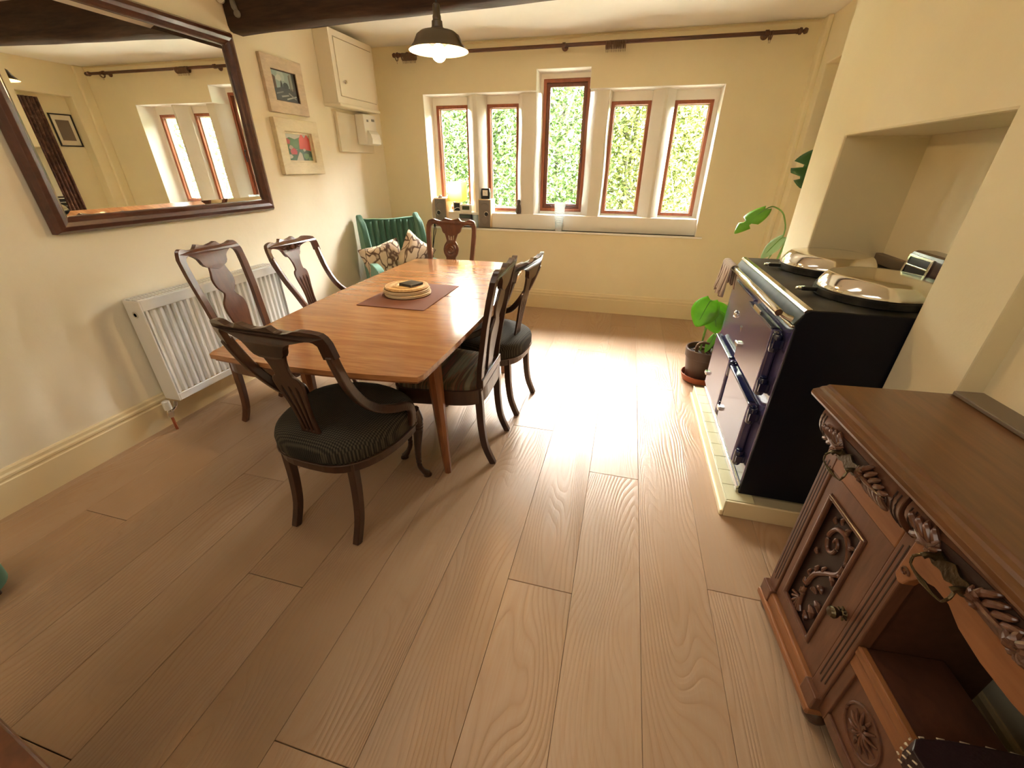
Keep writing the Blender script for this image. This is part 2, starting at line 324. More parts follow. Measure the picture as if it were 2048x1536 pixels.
# ------------------------------------------------------------------ room shell
XL, YB, ZC, XA, XW, XR = -2.5, 4.353, 2.345, 1.024, .964, 1.25
YR = -3.0
fl = MB().box(XL - .2, 1.7, YR, YB + .3, -.06, -.014).build('floor', M['oakdark']); tag(fl, kind='structure')
ends = {0: 2.708, -1: 1.688, -2: .987, -3: 2.0, 1: 1.133, -6: .757, -5: 1.438, -10: .835, -11: 1.76, -8: 1.222, -4: .35, -7: 2.45, -9: 2.1, 2: 1.9, 3: .6, 4: 1.5, -12: .5}
for k in range(-13, 5):
    x0 = .455 + .2405 * (k - 1); x1 = x0 + .2405
    x0 = max(x0, XL); x1 = min(x1, 1.6)
    if x1 - x0 < .02: continue
    e0 = ends.get(k, 1.0); y = e0 - 2.27 * 3
    while y < YB:
        a, b = max(y, YR), min(y + 2.27, YB)
        if b - a > .01:
            g = .0005
            p = MB().box(x0 + g, x1 - g, a + g * 2.2, b - g * 2.2, -.014, 0).build('plank', M['floor'], fl, .0011, seg=1)
        y += 2.27
ce = MB().box(XL - .2, 1.7, YR, YB + .3, ZC, ZC + .12).build('ceiling', M['ceil']); tag(ce, kind='structure')
wl = MB().box(XL - .2, XL, YR, YB + .3, 0, ZC).build('wall_left', M['wallL']); tag(wl, kind='structure')
wf = MB().box(XL - .2, 1.7, YR - .2, YR, 0, ZC).build('wall_front', M['wall']); tag(wf, kind='structure')
# window wall with one T-shaped opening, thinner outer leaf with five openings
hole = [(-2.02, .80), (.642, .80), (.642, 1.974), (-.444, 1.974), (-.444, 2.127), (-.923, 2.127), (-.923, 1.974), (-2.02, 1.974)]
wins = [(-1.985, -1.64, .955, 1.905), (-1.45, -1.125, .955, 1.905), (-.895, -.462, .965, 2.085), (-.262, .088, .958, 1.90), (.283, .606, .955, 1.895)]
wb = MB().plate([[(XL, 0), (1.7, 0), (1.7, ZC), (XL, ZC)], hole], .215, lambda u, v, q: (u, YB + q, v)).build('wall_back', M['wall']); tag(wb, kind='structure')
MB().plate([[(-2.3, .6), (.9, .6), (.9, ZC), (-2.3, ZC)]] + [[(a, c), (b, c), (b, d), (a, d)] for a, b, c, d in wins], .12, lambda u, v, q: (u, YB + .215 + q, v)).build('outer_leaf', M['reveal'], wb)
B('plinth_block', M['reveal'], -2.02, .642, YB + .065, YB + .215, .795, .943, wb, .006)
# reveal lining (cut faces whitened, window bloom put into the paint)
lin = MB()
T = .004
lin.box(-2.02, -2.02 + T, YB + .001, YB + .215, .80, 1.974).box(.642 - T, .642, YB + .001, YB + .215, .80, 1.974)
lin.box(-2.02, -.923, YB + .001, YB + .215, 1.974 - T, 1.974).box(-.444, .642, YB + .001, YB + .215, 1.974 - T, 1.974)
lin.box(-.923, -.923 + T, YB + .001, YB + .215, 1.974, 2.127).box(-.444 - T, -.444, YB + .001, YB + .215, 1.974, 2.127).box(-.923, -.444, YB + .001, YB + .215, 2.127 - T, 2.127)
lin.build('reveal_lining', M['reveal'], wb)
sill = B('trim_1', M['reveal'], -2.06, .70, YB - .022, YB + .07, .782, .80, None, .004); tag(sill, 'cream painted window board under the five windows', kind='structure')
def mull(n_, cx, fw, x0, x1, zt, m, wide):
    pr = [(x0, .213), (x1, .213), (x1 - .004, .17), (cx + fw / 2 + .003, .082), (cx + fw / 2 - .006, .074), (cx - fw / 2 + .006, .074), (cx - fw / 2 - .003, .082), (x0 + .004, .17)]
    q = MB(); K = 9; vs = []
    for k in range(K):
        z = .94 + (zt - .94) * k / (K - 1); bow = (math.sin(k * 1.1 + cx * 5) * .004 if wide else .002)
        vs += [(a + bow, YB + b, z) for a, b in pr]
    n8 = len(pr); fs = [(k * n8 + i, k * n8 + (i + 1) % n8, (k + 1) * n8 + (i + 1) % n8, (k + 1) * n8 + i) for k in range(K - 1) for i in range(n8)]
    q.add(vs, fs + [tuple(range(n8)), tuple((K - 1) * n8 + i for i in range(n8))])
    tag(q.build('trim_%d' % n_, m, None, smooth=True), kind='structure')
mull(2, -1.53, .05, -1.64, -1.45, 1.972, M['gloss_cream'], False)
mull(3, -1.0, .135, -1.125, -.895, 1.972, M['gloss_cream'], True)
mull(4, -.335, .115, -.462, -.262, 1.972, M['gloss_cream'], True)
mull(5, .197, .035, .088, .283, 1.972, M['gloss_cream'], False)
# reveal paint on the flanks of the narrow mullions comes from the light; windows
for i, (a, b, c, d) in enumerate(wins):
    wn = empty('window_%d' % (i + 1), ((a + b) / 2, YB + .26, c), kind='structure'); W = b - a; H = d - c; f = .030
    tag(wn, ['window', 'window'][0] and ['leftmost narrow casement with brown timber frame', 'second narrow casement from the left', 'tall middle casement with raised head and stay bar', 'narrow casement just right of the tall middle one', 'rightmost narrow casement with brown timber frame'][i])
    mb = MB().plate([[(-W / 2, 0), (W / 2, 0), (W / 2, H), (-W / 2, H)], [(-W / 2 + f, f), (W / 2 - f, f), (W / 2 - f, H - f), (-W / 2 + f, H - f)]], .06, lambda u, v, q: (u, q - .045, v))
    mb.build('frame', M['winframe'], wn, .004)
    if i == 2:
        g = f + .032
        sa = MB().plate([[(-W / 2 + f, f), (W / 2 - f, f), (W / 2 - f, H - f), (-W / 2 + f, H - f)], [(-W / 2 + g, g + .01), (W / 2 - g, g + .01), (W / 2 - g, H - g), (-W / 2 + g, H - g)]], .035, lambda u, v, q: (u, q - .028, v)).build('sash', M['winsash'], wn, .004)
        st = MB().sweep([(-.15, -.055, f + .02), (-.05, -.06, f + .022), (.14, -.06, f + .02), (.155, -.06, f + .028)], .005, 6).lathe([(.009, -.02), (.009, .0)], (-.1, -.045, f + .02), 8, 'y').lathe([(.009, -.02), (.009, .0)], (.05, -.045, f + .02), 8, 'y')
        st.build('stay_bar', M['walnut'], wn)
        MB().sweep([(W / 2 - .045, -.04, .55), (W / 2 - .045, -.055, .56), (W / 2 - .045, -.06, .50), (W / 2 - .045, -.055, .44)], .006, 6).build('handle', M['black'], wn)
    else:
        g = f + .008
        MB().plate([[(-W / 2 + f, f), (W / 2 - f, f), (W / 2 - f, H - f), (-W / 2 + f, H - f)], [(-W / 2 + g, g), (W / 2 - g, g), (W / 2 - g, H - g), (-W / 2 + g, H - g)]], .012, lambda u, v, q: (u, q - .01, v)).build('bead', M['cupboard'], wn)
    MB().box(-W / 2 + f - .004, W / 2 - f + .004, .006, .010, f - .004, H - f + .004).build('pane', M['glassy'], wn)
# thin pane glass material that lets daylight through cleanly
gm = mat('window_glass', (1, 1, 1), 0); tr = N(gm, 'ShaderNodeBsdfTransparent'); gl = N(gm, 'ShaderNodeBsdfGlossy'); gl.inputs['Roughness'].default_value = .02
mx = N(gm, 'ShaderNodeMixShader'); fr = N(gm, 'ShaderNodeFresnel'); fr.inputs[0].default_value = 1.25
L(gm, fr.outputs[0], mx.inputs[0]); L(gm, tr.outputs[0], mx.inputs[1]); L(gm, gl.outputs[0], mx.inputs[2]); L(gm, mx.outputs[0], gm.node_tree.nodes['Material Output'].inputs[0])
for o in bpy.data.objects:
    if o.name.startswith('pane'): o.data.materials[0] = gm
# right side: alcove wall, chimney breast with niche, far right wall with doorway recess
wr = MB().box(XA, 1.7, YR, 1.305, 0, ZC).build('wall_right', M['wall']); tag(wr, kind='structure')
NY0, NY1, NZ, NX = 1.60, 2.634, 1.512, 1.318
cb = MB().plate([[(1.305, 0), (NY0, 0), (NY0, NZ), (NY1, NZ), (NY1, 0), (2.995, 0), (2.995, ZC), (1.305, ZC)]], 1.7 - XW, lambda u, v, q: (XW + q, u, v)).box(NX, 1.7, NY0 - .02, NY1 + .02, 0, NZ + .02)
cb = cb.build('wall_chimney', M['wall'], None, .010); tag(cb, 'cream plastered chimney breast with cooker niche', kind='structure')
DZ = 2.04
rw = MB().plate([[(2.99, DZ), (4.14, DZ), (4.14, 0), (YB + .01, 0), (YB + .01, ZC), (2.99, ZC)]], 1.7 - XR, lambda u, v, q: (XR + q, u, v)).box(1.37, 1.7, 2.99, 4.15, 0, DZ + .02)
tag(rw.build('wall_right_far', M['wall'], None, .008), kind='structure')
tag(B('trim_6', M['wall'], 1.215, 1.252, YB - .10, YB + .002, 0, ZC, None, .01), 'boxed pipe in the corner right of the window', kind='structure')
def skirting(name, pts, nrm, label=None):
    pr = [(0, 0), (.020, 0), (.020, .142), (.015, .147), (.015, .155), (.020, .160), (.020, .170), (.014, .178), (.012, .192), (.006, .199), (0, .199)]
    (x0, y0), (x1, y1) = pts; nx, ny = nrm
    vs = [(x0 + nx * a, y0 + ny * a, b) for a, b in pr] + [(x1 + nx * a, y1 + ny * a, b) for a, b in pr]; n_ = len(pr)
    fs = [(i, (i + 1) % n_, n_ + (i + 1) % n_, n_ + i) for i in range(n_)] + [tuple(range(n_))[::-1], tuple(range(n_, 2 * n_))]
    return tag(MB().add(vs, fs).build(name, M['skirt']), label, kind='structure')
skirting('baseboard_left', ((XL, YR), (XL, YB)), (1, 0)); skirting('baseboard_back', ((XL + .02, YB), (XR, YB)), (0, -1))
skirting('baseboard_right', ((XA, YR), (XA, 1.305)), (-1, 0)); skirting('baseboard_far_right', ((XR, 4.14), (XR, YB)), (-1, 0))
# beam
q = MB(); vs = []; K = 26; pr = [(2.685, .25), (2.685, .03), (2.70, .008), (2.722, 0), (2.79, 0), (2.812, .012), (2.82, .03), (2.82, .25)]
for k in range(K):
    x = XL - .02 + (XW + .03 - XL) * k / (K - 1); t = (x - XL) / 3.4
    for j, (y, z) in enumerate(pr):
        zb = 2.093 + .075 * t + .010 * noise.noise(Vector((x * 2, j, 0)))
        vs.append((x, y + .010 * noise.noise(Vector((x * 1.7, j * 3, 5))) - .02 * t, ZC + .02 if j in (0, 7) else zb + z))
n8 = len(pr); q.add(vs, [(k * n8 + i, k * n8 + (i + 1) % n8, (k + 1) * n8 + (i + 1) % n8, (k + 1) * n8 + i) for k in range(K - 1) for i in range(n8)] + [tuple(range(n8)), tuple((K - 1) * n8 + i for i in range(n8))])
tag(q.build('ceiling_beam', M['beam'], None, smooth=True), 'dark old timber beam crossing the ceiling above the table', 'beam')
# bare wire on the ceiling edge: a loose cable above the curtain pole
tag(MB().sweep([(-2.15, YB - .012, 2.318), (-1.4, YB - .012, 2.328), (-.7, YB - .012, 2.322), (-.2, YB - .012, 2.333), (.3, YB - .012, 2.325), (1.0, YB - .012, 2.332), (1.2, YB - .012, 2.33)], .006, 6, smooth=6).build('ceiling_cable', M['skirt']), 'cream cable running along the ceiling line above the window', 'cable')

# ------------------------------------------------------------------ dining table
tb = empty('dining_table', (-1.093, 2.078, 0), R(1.9), 'long polished brown wooden dining table with tapered legs, set for no one', 'table')
def side(y): return .470 - .030 * abs(y / .96) ** 2
near = [(x, -.955 - .030 * (1 - (x / .45) ** 2)) for x in [-.43 + .86 * i / 10 for i in range(11)]]
def half(sgn):
    out = [(x, y * 1) for x, y in near] if sgn < 0 else [(x, -y) for x, y in near]
    rt = [(side(y), y) for y in [-.93 + .93 * i / 8 for i in range(8)]] + [(side(0), -.0012)]
    lf = [(-side(0), -.0012)] + [(-side(y), y) for y in [-.93 * i / 8 for i in range(1, 9)]]
    lp = near + rt + lf
    return lp if sgn < 0 else [(x, -y) for x, y in lp]
for sgn in (-1, 1):
    MB().plate([half(sgn)], .020, lambda u, v, q: (u, v, .710 + q)).build('tabletop_leaf', M['teak'], tb, .003)
    lp = half(sgn); MB().plate([[(x * .985, y * .988) for x, y in lp]], .012, lambda u, v, q: (u, v, .698 + q)).build('underside', M['teakleg'], tb, .004)
B('apron', M['teakleg'], -.30, .30, -.66, -.64, .62, .70, tb); B('apron', M['teakleg'], -.30, .30, .64, .66, .62, .70, tb)
B('apron', M['teakleg'], -.32, -.30, -.66, .66, .62, .70, tb); B('apron', M['teakleg'], .30, .32, -.66, .66, .62, .70, tb)
for sx_ in (-1, 1):
    for sy_ in (-1, 1):
        x, y = .325 * sx_, .60 * sy_; fx, fy = .352 * sx_, .588 * sy_; vs = []
        for z, a, r_ in ((.70, 0, .030), (.62, .08, .031), (.35, .5, .024), (.0, 1, .0155)):
            cx, cyy = x + (fx - x) * a, y + (fy - y) * a
            for k in range(8):
                an = 2 * PI * (k + .5) / 8; vs.append((cx + r_ * 1.18 * math.cos(an), cyy + r_ * 1.18 * math.sin(an), z))
        fs = [(k * 8 + i, k * 8 + (i + 1) % 8, (k + 1) * 8 + (i + 1) % 8, (k + 1) * 8 + i) for k in range(3) for i in range(8)] + [tuple(range(8)), tuple(24 + i for i in range(8))]
        MB().add(vs, fs).build('leg', M['teakleg'], tb, smooth=True)

# ------------------------------------------------------------------ chairs
def rake(z, H):
    return -.205 - (.10 * max(0, (z - .45) / (H - .45)) ** 1.3)
def crestline(H, W, dip=.012):
    # half outline of the crest top from centre to shoulder
    return [(0, H - .002), (.035, H + .004), (.058, H + .010), (.066, H + .004), (.085, H - .010), (.12, H - .008), (.155, H + .002), (W - .018, H - .010), (W - .002, H - .045)]
def seat_loop(kind, s=1.0, n_=44):
    out = []
    for i in range(n_):
        a = 2 * PI * i / n_; c_, s_ = math.cos(a), math.sin(a)
        e = .62 if kind == 1 else .38
        x = abs(c_) ** e * (1 if c_ >= 0 else -1); y = abs(s_) ** (e if s_ > 0 else (.95 if kind == 1 else .45)) * (1 if s_ >= 0 else -1)
        wd = .262 * (1 + .06 * y) if kind == 1 else .235 * (1 + .12 * y)
        px = x * wd; py = y * ((.235 if s_ > 0 else .262) if kind == 1 else .225)
        if kind == 1 and s_ > .3: py += .022 * math.cos(x * PI * 1.0) - .006
        out.append((px * s, py * s))
    return out
def chair(kind, loc, rz, label, m, H=.93, seatm=None, carve=False):
    t = empty('dining_chair', loc, rz, label, 'chair')
    seatm = seatm or M['seatdark']
    W = .234 if kind == 1 else (.195 if kind == 2 else .212)
    rk = lambda z: rake(z, H)
    fn = lambda th: (lambda u, v, q: (u, rk(v) + q - th / 2 - .035 * (abs(u) / .22) ** 2 * (-1 if kind == 1 else -.4), v))
    top = crestline(H, W); topR = spline(top, 3)
    if kind == 1:
        low = spline([(W - .036, H - .050), (W - .055, H - .035), (.13, H - .043), (.085, H - .060), (.058, H - .105), (0, H - .115)], 3)
        R_ = topR + [(W, H - .10), (W - .036, H - .10)] + low
        outer = R_ + [(-x, z) for x, z in R_[::-1][1:-1]]
        MB().plate([outer], .024, fn(.024)).build('crest_rail', m, t, .006)
        for sx_ in (-1, 1):
            pts = [(sx_ * (W - .018), rk(H - .09) + .034, H - .085), (sx_ * (W - .022), rk(.80) + .040, .80), (sx_ * (W - .030), rk(.72) + .06, .71), (sx_ * (W - .036), -.135, .62), (sx_ * (W - .020), -.075, .555), (sx_ * (W + .008), -.015, .525), (sx_ * (W + .034), .040, .510), (sx_ * (W + .040), .062, .475), (sx_ * (W + .034), .060, .405)]
            MB().sweep(pts, [1, 1, 1, 1, 1, 1, 1, .95, .9], rect=(.036, .026), up=(1, 0, 0), smooth=5).build('arm_stile', m, t, .007, seg=3)
        prof = [(.40, .060), (.46, .046), (.55, .038), (.62, .046), (.68, .058), (.715, .060), (.735, .050), (.745, .036), (.78, .036), (.82, .048), (.86, .075)]
        sl = []
        for cx, w0, w1 in ((-.0225, .006, .008), (0, .006, .008), (.0225, .006, .008)):
            k_ = cx / .0225
            sl.append([(cx * .75 - w0 / 2 * 1, .49), (cx * .75 + w0 / 2, .49), (cx * 1.0 + w1 * .6, .60), (cx * 1.35 + w1 * .6, .675), (cx * 1.35, .700), (cx * 1.35 - w1 * .6, .675), (cx * 1.0 - w1 * .6, .60)])
    else:
        low = spline([(W - .034, H - .075), (W - .040, H - .048), (W - .065, H - .034), (.11, H - .042), (.085, H - .062), (.066, H - .10), (0, H - .125)], 3)
        b0 = .165 if kind == 2 else .18
        R_ = topR + [(W - .001, H - .12), (W - .010, .75), (b0 + .003, .55), (b0, .42), (b0 - .034, .42), (b0 - .031, .55), (W - .043, .75), (W - .035, H - .12)] + low
        outer = R_ + [(-x, z) for x, z in R_[::-1][1:-1]]
        MB().plate([outer], .024, fn(.024)).build('back_frame', m, t, .006)
        B('back_rail', m, -b0, b0, -.222, -.198, .44, .485, t, .004)
        sl = []
        if kind == 2:
            prof = [(.45, .050), (.50, .044), (.58, .056), (.65, .070), (.70, .066), (.735, .040), (.75, .034), (.76, .040), (.79, .060), (.83, .066), (.87, .054), (.905, .050), (.93, .075)]
            prof = [(z * (H - .06 - .45) / (.94 - .45) + .45 * (1 - (H - .06 - .45) / (.94 - .45)), w_) for z, w_ in prof]
        else:
            prof = [(.45, .052), (.60, .046), (.70, .040), (.715, .044), (.74, .058), (.77, .064), (.80, .058), (.825, .044), (.84, .038), (.89, .056), (.92, .075)]
            for k_ in (-1, 0, 1):
                sl.append([(k_ * .022 - .004, .50), (k_ * .022 + .004, .50), (k_ * .019 + .004, .69), (k_ * .019 - .004, .69)])
            for k_ in (-1, 0, 1):
                sl.append([(k_ * .015 - .003, .842), (k_ * .015 + .003, .842), (k_ * .026 + .005, .905), (k_ * .026 - .005, .905)])
    pr = spline([(a, b) for a, b in prof], 4)
    outer = [(w_, z) for z, w_ in pr] + [(-w_, z) for z, w_ in pr[::-1]]
    MB().plate([outer] + sl, .013, lambda u, v, q: (u, rk(v) + q - .0065 + (.010 if kind == 1 else .004), v)).build('splat', m, t, .003)
    if kind == 3:
        MB().lathe([(.0, .006), (.010, .010), (.016, .004), (.026, .010), (.034, .004), (.048, .008), (.052, 0), (.052, -.012), (0, -.012)], (0, rk(.77) + .016, .77), 20, 'y').build('roundel', m, t, smooth=True)
    if carve:
        cvm = MB(); zc = H - .045; yy = rk(zc) + .026
        cvm.lathe([(0, .014), (.014, .012), (.020, .004), (.020, 0)], (0, yy, zc), 14, 'y')
        for s_ in (-1, 1):
            for a0, r_ in ((0, .028), (.5, .022)):
                cvm.sweep([(s_ * (.018 + r_ * math.sin(a) * .9), yy + .003, zc + r_ * math.cos(a)) for a in [.2 + a0 + .5 * i for i in range(5)]], [.002, .006, .006, .005, .002], 6)
            cvm.sweep([(s_ * .045, yy, zc + .004), (s_ * .07, yy - .002, zc - .008), (s_ * .09, yy - .004, zc + .004)], [.003, .007, .003], 6)
        cvm.build('crest_carving', m, t, smooth=True)
    # seat
    q = MB(); lp = seat_loop(kind); nn = len(lp); vs = []; rings = [(.965, .380), (1.0, .395), (1.005, .435), (.975, .458), (.90, .474), (.65, .487), (.3, .490)] if kind == 1 else [(.93, .42), (.95, .44), (.94, .456), (.88, .468), (.6, .476), (.3, .478)]
    for s_, z in rings: vs += [(x * s_, y * s_, z) for x, y in lp]
    fs = [(k * nn + i, k * nn + (i + 1) % nn, (k + 1) * nn + (i + 1) % nn, (k + 1) * nn + i) for k in range(len(rings) - 1) for i in range(nn)] + [tuple(range(nn))[::-1], tuple((len(rings) - 1) * nn + i for i in range(nn))]
    q.add(vs, fs).build('seat', seatm, t, smooth=True)
    if kind == 1:
        MB().plate([seat_loop(1, .975)], .040, lambda u, v, w_: (u, v, .342 + w_)).build('seat_rail', m, t, .006)
        s2 = MB().sweep([(x * 1.004, y * 1.004, .384) for x, y in lp + lp[:1]], .0035, 6, smooth=1).build('piping', M['walnut'], t, smooth=True)
    else:
        MB().plate([seat_loop(kind, 1.0)], .075, lambda u, v, w_: (u, v, .365 + w_)).build('seat_rail', m, t, .006)
    for sx_ in (-1, 1):
        x = sx_ * .158
        MB().sweep([(x, -.195, .43), (x, -.200, .34), (x * .99, -.205, .22), (x * .98, -.222, .10), (x * .98, -.262, 0)], [1.05, 1, .95, .9, .85], rect=(.036, .032), up=(1, 0, 0), smooth=4).build('leg', m, t, .003)
        x = sx_ * .205; o_ = sx_ * .7; yf = .175
        q = MB().sweep([(x, yf, .40), (x + o_ * .010, yf + .012, .345), (x + o_ * .008, yf + .014, .28), (x, yf + .002, .18), (x + o_ * .002, yf - .002, .09), (x + o_ * .012, yf + .012, .045), (x + o_ * .026, yf + .030, .016)], [.030, .031, .024, .016, .0125, .0125, .019], 10, smooth=4)
        q.lathe([(.012, .012), (.020, .009), (.021, .004), (.016, 0)], (x + o_ * .028, yf + .032, 0), 12)
        q.build('leg', m, t, smooth=True)
    return t
chair(1, (-1.045, 1.255, 0), R(-3.5), 'dark hoop-back chair at the near end of the table, its back to us', M['walnut'], .935)
chair(2, (-1.835, 1.785, 0), R(-88), 'reddish wooden chair with solid vase-shaped splat beside the radiator', M['walnut2'], 1.0)
chair(1, (-1.90, 2.41, 0), R(-90), 'hoop-back chair with carved crest on the far left side of the table', M['walnut2'], .935, carve=True)
chair(2, (-.785, 1.775, 0), R(91.5), 'tall straight-back chair with striped seat on the near right side of the table', M['walnut'], 1.0, M['stripe'])
chair(1, (-.755, 2.30, 0), R(83), 'hoop-back chair on the far right side of the table, nearest the open floor', M['walnut'], .935)
chair(3, (-1.355, 2.99, 0), R(181), 'chair with pierced splat and carved roundel at the window end of the table', M['walnut2'], .995)

# ------------------------------------------------------------------ things on the table
pm = tag(MB().box(-.19, .19, -.25, .25, 0, .003).build('placemat', M['mat'], None, .001), 'woven dark brown placemat in the middle of the table', 'placemat'); pm.location = (-1.12, 2.06, .7305); pm.rotation_euler = (0, 0, R(0.5))
for k in range(3):
    q = MB(); r_ = .125
    if k < 2:
        for j in range(3): q.sweep([((r_ - .006 * (j == 1)) * math.cos(a), r_ * math.sin(a) - 0 * j, .006 + j * .004) for a in [2 * PI * i / 36 for i in range(37)]], .0045, 6, smooth=1)
        q.lathe([(.124, .002), (.124, .014)], (0, 0, 0), 36)
        o = q.build('table_mat', M['rattanpale'], None, smooth=True)
    else:
        prof = [(0, .012)] + [p for j in range(20) for p in ((.006 * j + .001, .0125), (.006 * j + .004, .0145), (.006 * j + .0058, .0125))] + [(.122, .008), (.118, 0), (0, 0)]
        o = q.lathe(prof, (0, 0, 0), 40).build('table_mat', M['rattan'], None, smooth='all')
    o.location = (-1.15 + [.004, -.004, 0][k], 2.07 + [0, .004, 0][k], .734 + k * .0175)
    tag(o, ['bottom mat of the round straw stack on the placemat', 'middle mat of the round straw stack on the placemat', 'golden woven mat on top of the round straw stack'][k], 'mat', 'round straw table mats')
cs = empty('coaster_stack', (-1.125, 2.075, .7840), R(-20), 'square dark slate coaster lying on the straw mats', 'coaster')
B('coaster', M['coaster'], -.048, .048, -.045, .045, 0, .006, cs, .001); B('coaster', M['coaster'], -.047, .049, -.044, .046, .0065, .0125, cs, .001)

# ------------------------------------------------------------------ radiator
rd = empty('radiator', (-2.437, 1.505, .165), 0, 'white panel radiator with vertical flutes on the left wall', 'radiator')
Ly = .955; Hh = .585
B('side_panel', M['white'], -.045, .065, -.004, .004, 0, Hh, rd, .002); B('side_panel', M['white'], -.045, .065, Ly - .004, Ly + .004, 0, Hh, rd, .002)
B('back_panel', M['white'], -.045, -.03, .004, Ly - .004, .01, Hh - .01, rd, .002)
B('top_rail', M['white'], .052, .066, .004, Ly - .004, Hh - .055, Hh, rd, .003); B('bottom_rail', M['white'], .052, .066, .004, Ly - .004, 0, .04, rd, .003)
nf = 24; pw = (Ly - .03) / nf; prf = []
for i in range(nf):
    y0 = .015 + i * pw; prf += [(.060, y0), (.060, y0 + pw * .30), (.042, y0 + pw * .42), (.042, y0 + pw * .80), (.060, y0 + pw * .92)]
prf += [(.058, .015 + nf * pw), (.040, .015 + nf * pw), (.040, .015)]
MB().plate([prf], Hh - .095, lambda u, v, q: (u, v, .04 + q)).build('fluted_panel', M['white'], rd, .003)
gr = MB().box(-.045, .06, .004, Ly - .004, Hh - .006, Hh - .002)
gr.build('grille_base', M['grey'], rd)
q = MB()
for i in range(48):
    y0 = .012 + i * (Ly - .024) / 48; q.box(-.038, .046, y0, y0 + .011, Hh - .002, Hh + .003)
for x in (-.045, -.005, .042): q.box(x, x + .010, .004, Ly - .004, Hh - .002, Hh + .0035)
q.build('top_grille', M['white'], rd)
MB().lathe([(.018, -.003), (.018, 0), (.010, .001), (.010, -.003)], (.01, -.004, Hh - .075), 16, 'y').build('end_plug', M['chrome'], rd)
rv = empty('radiator_valve', (-2.405, 1.465, .0), 0, 'white-capped radiator valve with copper tail at the near bottom corner', 'valve')
MB().lathe([(.019, .135), (.020, .15), (.019, .185), (.012, .19)], (0, -.02, 0), 14).build('valve_cap', M['plastic'], rv, smooth=True)
MB().lathe([(.013, .085), (.013, .10), (.017, .105), (.017, .125), (.012, .135)], (0, -.02, 0), 12).sweep([(0, -.02, .115), (0, .015, .13), (0, .03, .162)], .010, 8).build('valve_body', M['chrome'], rv, smooth=True)
MB().sweep([(0, -.02, 0), (0, -.02, .09)], .0075, 8).build('copper_tail', M['terra'], rv, smooth=True)

# ------------------------------------------------------------------ mirror
mr = empty('wall_mirror', (-2.497, 2.01, 1.09), 0, 'large mirror in a dark mahogany frame on the left wall', 'mirror')
prm = [(0, 0), (.030, 0), (.050, .012), (.058, .030), (.052, .048), (.040, .058), (.034, .066), (.026, .070), (0, .070)]
Wm, Hm = 1.30, .99; vs = []
cor = [(-Wm / 2, 0, 1, 1), (Wm / 2, 0, -1, 1), (Wm / 2, Hm, -1, -1), (-Wm / 2, Hm, 1, -1)]
for y, z, dy, dz in cor: vs += [(a, y + dy * b, z + dz * b) for a, b in prm]
n_ = len(prm); MB().add(vs, [(k * n_ + i, k * n_ + (i + 1) % n_, ((k + 1) % 4) * n_ + (i + 1) % n_, ((k + 1) % 4) * n_ + i) for k in range(4) for i in range(n_)]).build('frame', M['mirrorframe'], mr, .002)
a, b = .068, .093; vs = [(.020, -Wm / 2 + a, a), (.020, Wm / 2 - a, a), (.020, Wm / 2 - a, Hm - a), (.020, -Wm / 2 + a, Hm - a), (.0245, -Wm / 2 + b, b), (.0245, Wm / 2 - b, b), (.0245, Wm / 2 - b, Hm - b), (.0245, -Wm / 2 + b, Hm - b)]
MB().add(vs, [(4, 5, 6, 7), (0, 1, 5, 4), (1, 2, 6, 5), (2, 3, 7, 6), (3, 0, 4, 7), (3, 2, 1, 0)]).build('glass', M['mirror'], mr)

# ------------------------------------------------------------------ pictures
def picture(y0, y1, z0, z1, fw, fm, label, art, depth=.028, inner=.012):
    t = empty('framed_picture', (XL + .002, (y0 + y1) / 2, (z0 + z1) / 2), 0, label, 'picture'); W = (y1 - y0) / 2; H = (z1 - z0) / 2
    MB().plate([[(-W, -H), (W, -H), (W, H), (-W, H)], [(-W + fw, -H + fw), (W - fw, -H + fw), (W - fw, H - fw), (-W + fw, H - fw)]], depth, lambda u, v, q: (q, u, v)).build('frame', fm, t, .003)
    W2, H2 = W - fw, H - fw
    MB().plate([[(-W2, -H2), (W2, -H2), (W2, H2), (-W2, H2)], [(-W2 + inner, -H2 + inner), (W2 - inner, -H2 + inner), (W2 - inner, H2 - inner), (-W2 + inner, H2 - inner)]], .010, lambda u, v, q: (q + .009, u, v)).build('slip', M['picframe2'] if inner > .008 else M['walnut'], t)
    q = MB().box(.004, .010, -W2, W2, -H2, H2); mats = []
    cols = []
    def col(c):
        if c not in cols: cols.append(c); mats.append(mat('oil_paint', c, .5))
        return cols.index(c)
    col(art[0]); 
    for i, (c, pts) in enumerate(art[1]):
        mi = col(c); vs = [(.0105 + i * .00012, (u - .5) * 2 * W2 * .97, (v - .5) * 2 * H2 * .97) for u, v in pts]; q.add(vs, [tuple(range(len(vs)))], mi)
    q.build('painting', mats, t, clean=False)
    return t
rr = random.Random(3)
def blob(cx, cz, r_, n_=7, sq=1): return [(min(1, max(0, cx + r_ * (.7 + .5 * rr.random()) * math.cos(2 * PI * i / n_))), min(1, max(0, cz + sq * r_ * (.7 + .5 * rr.random()) * math.sin(2 * PI * i / n_)))) for i in range(n_)]
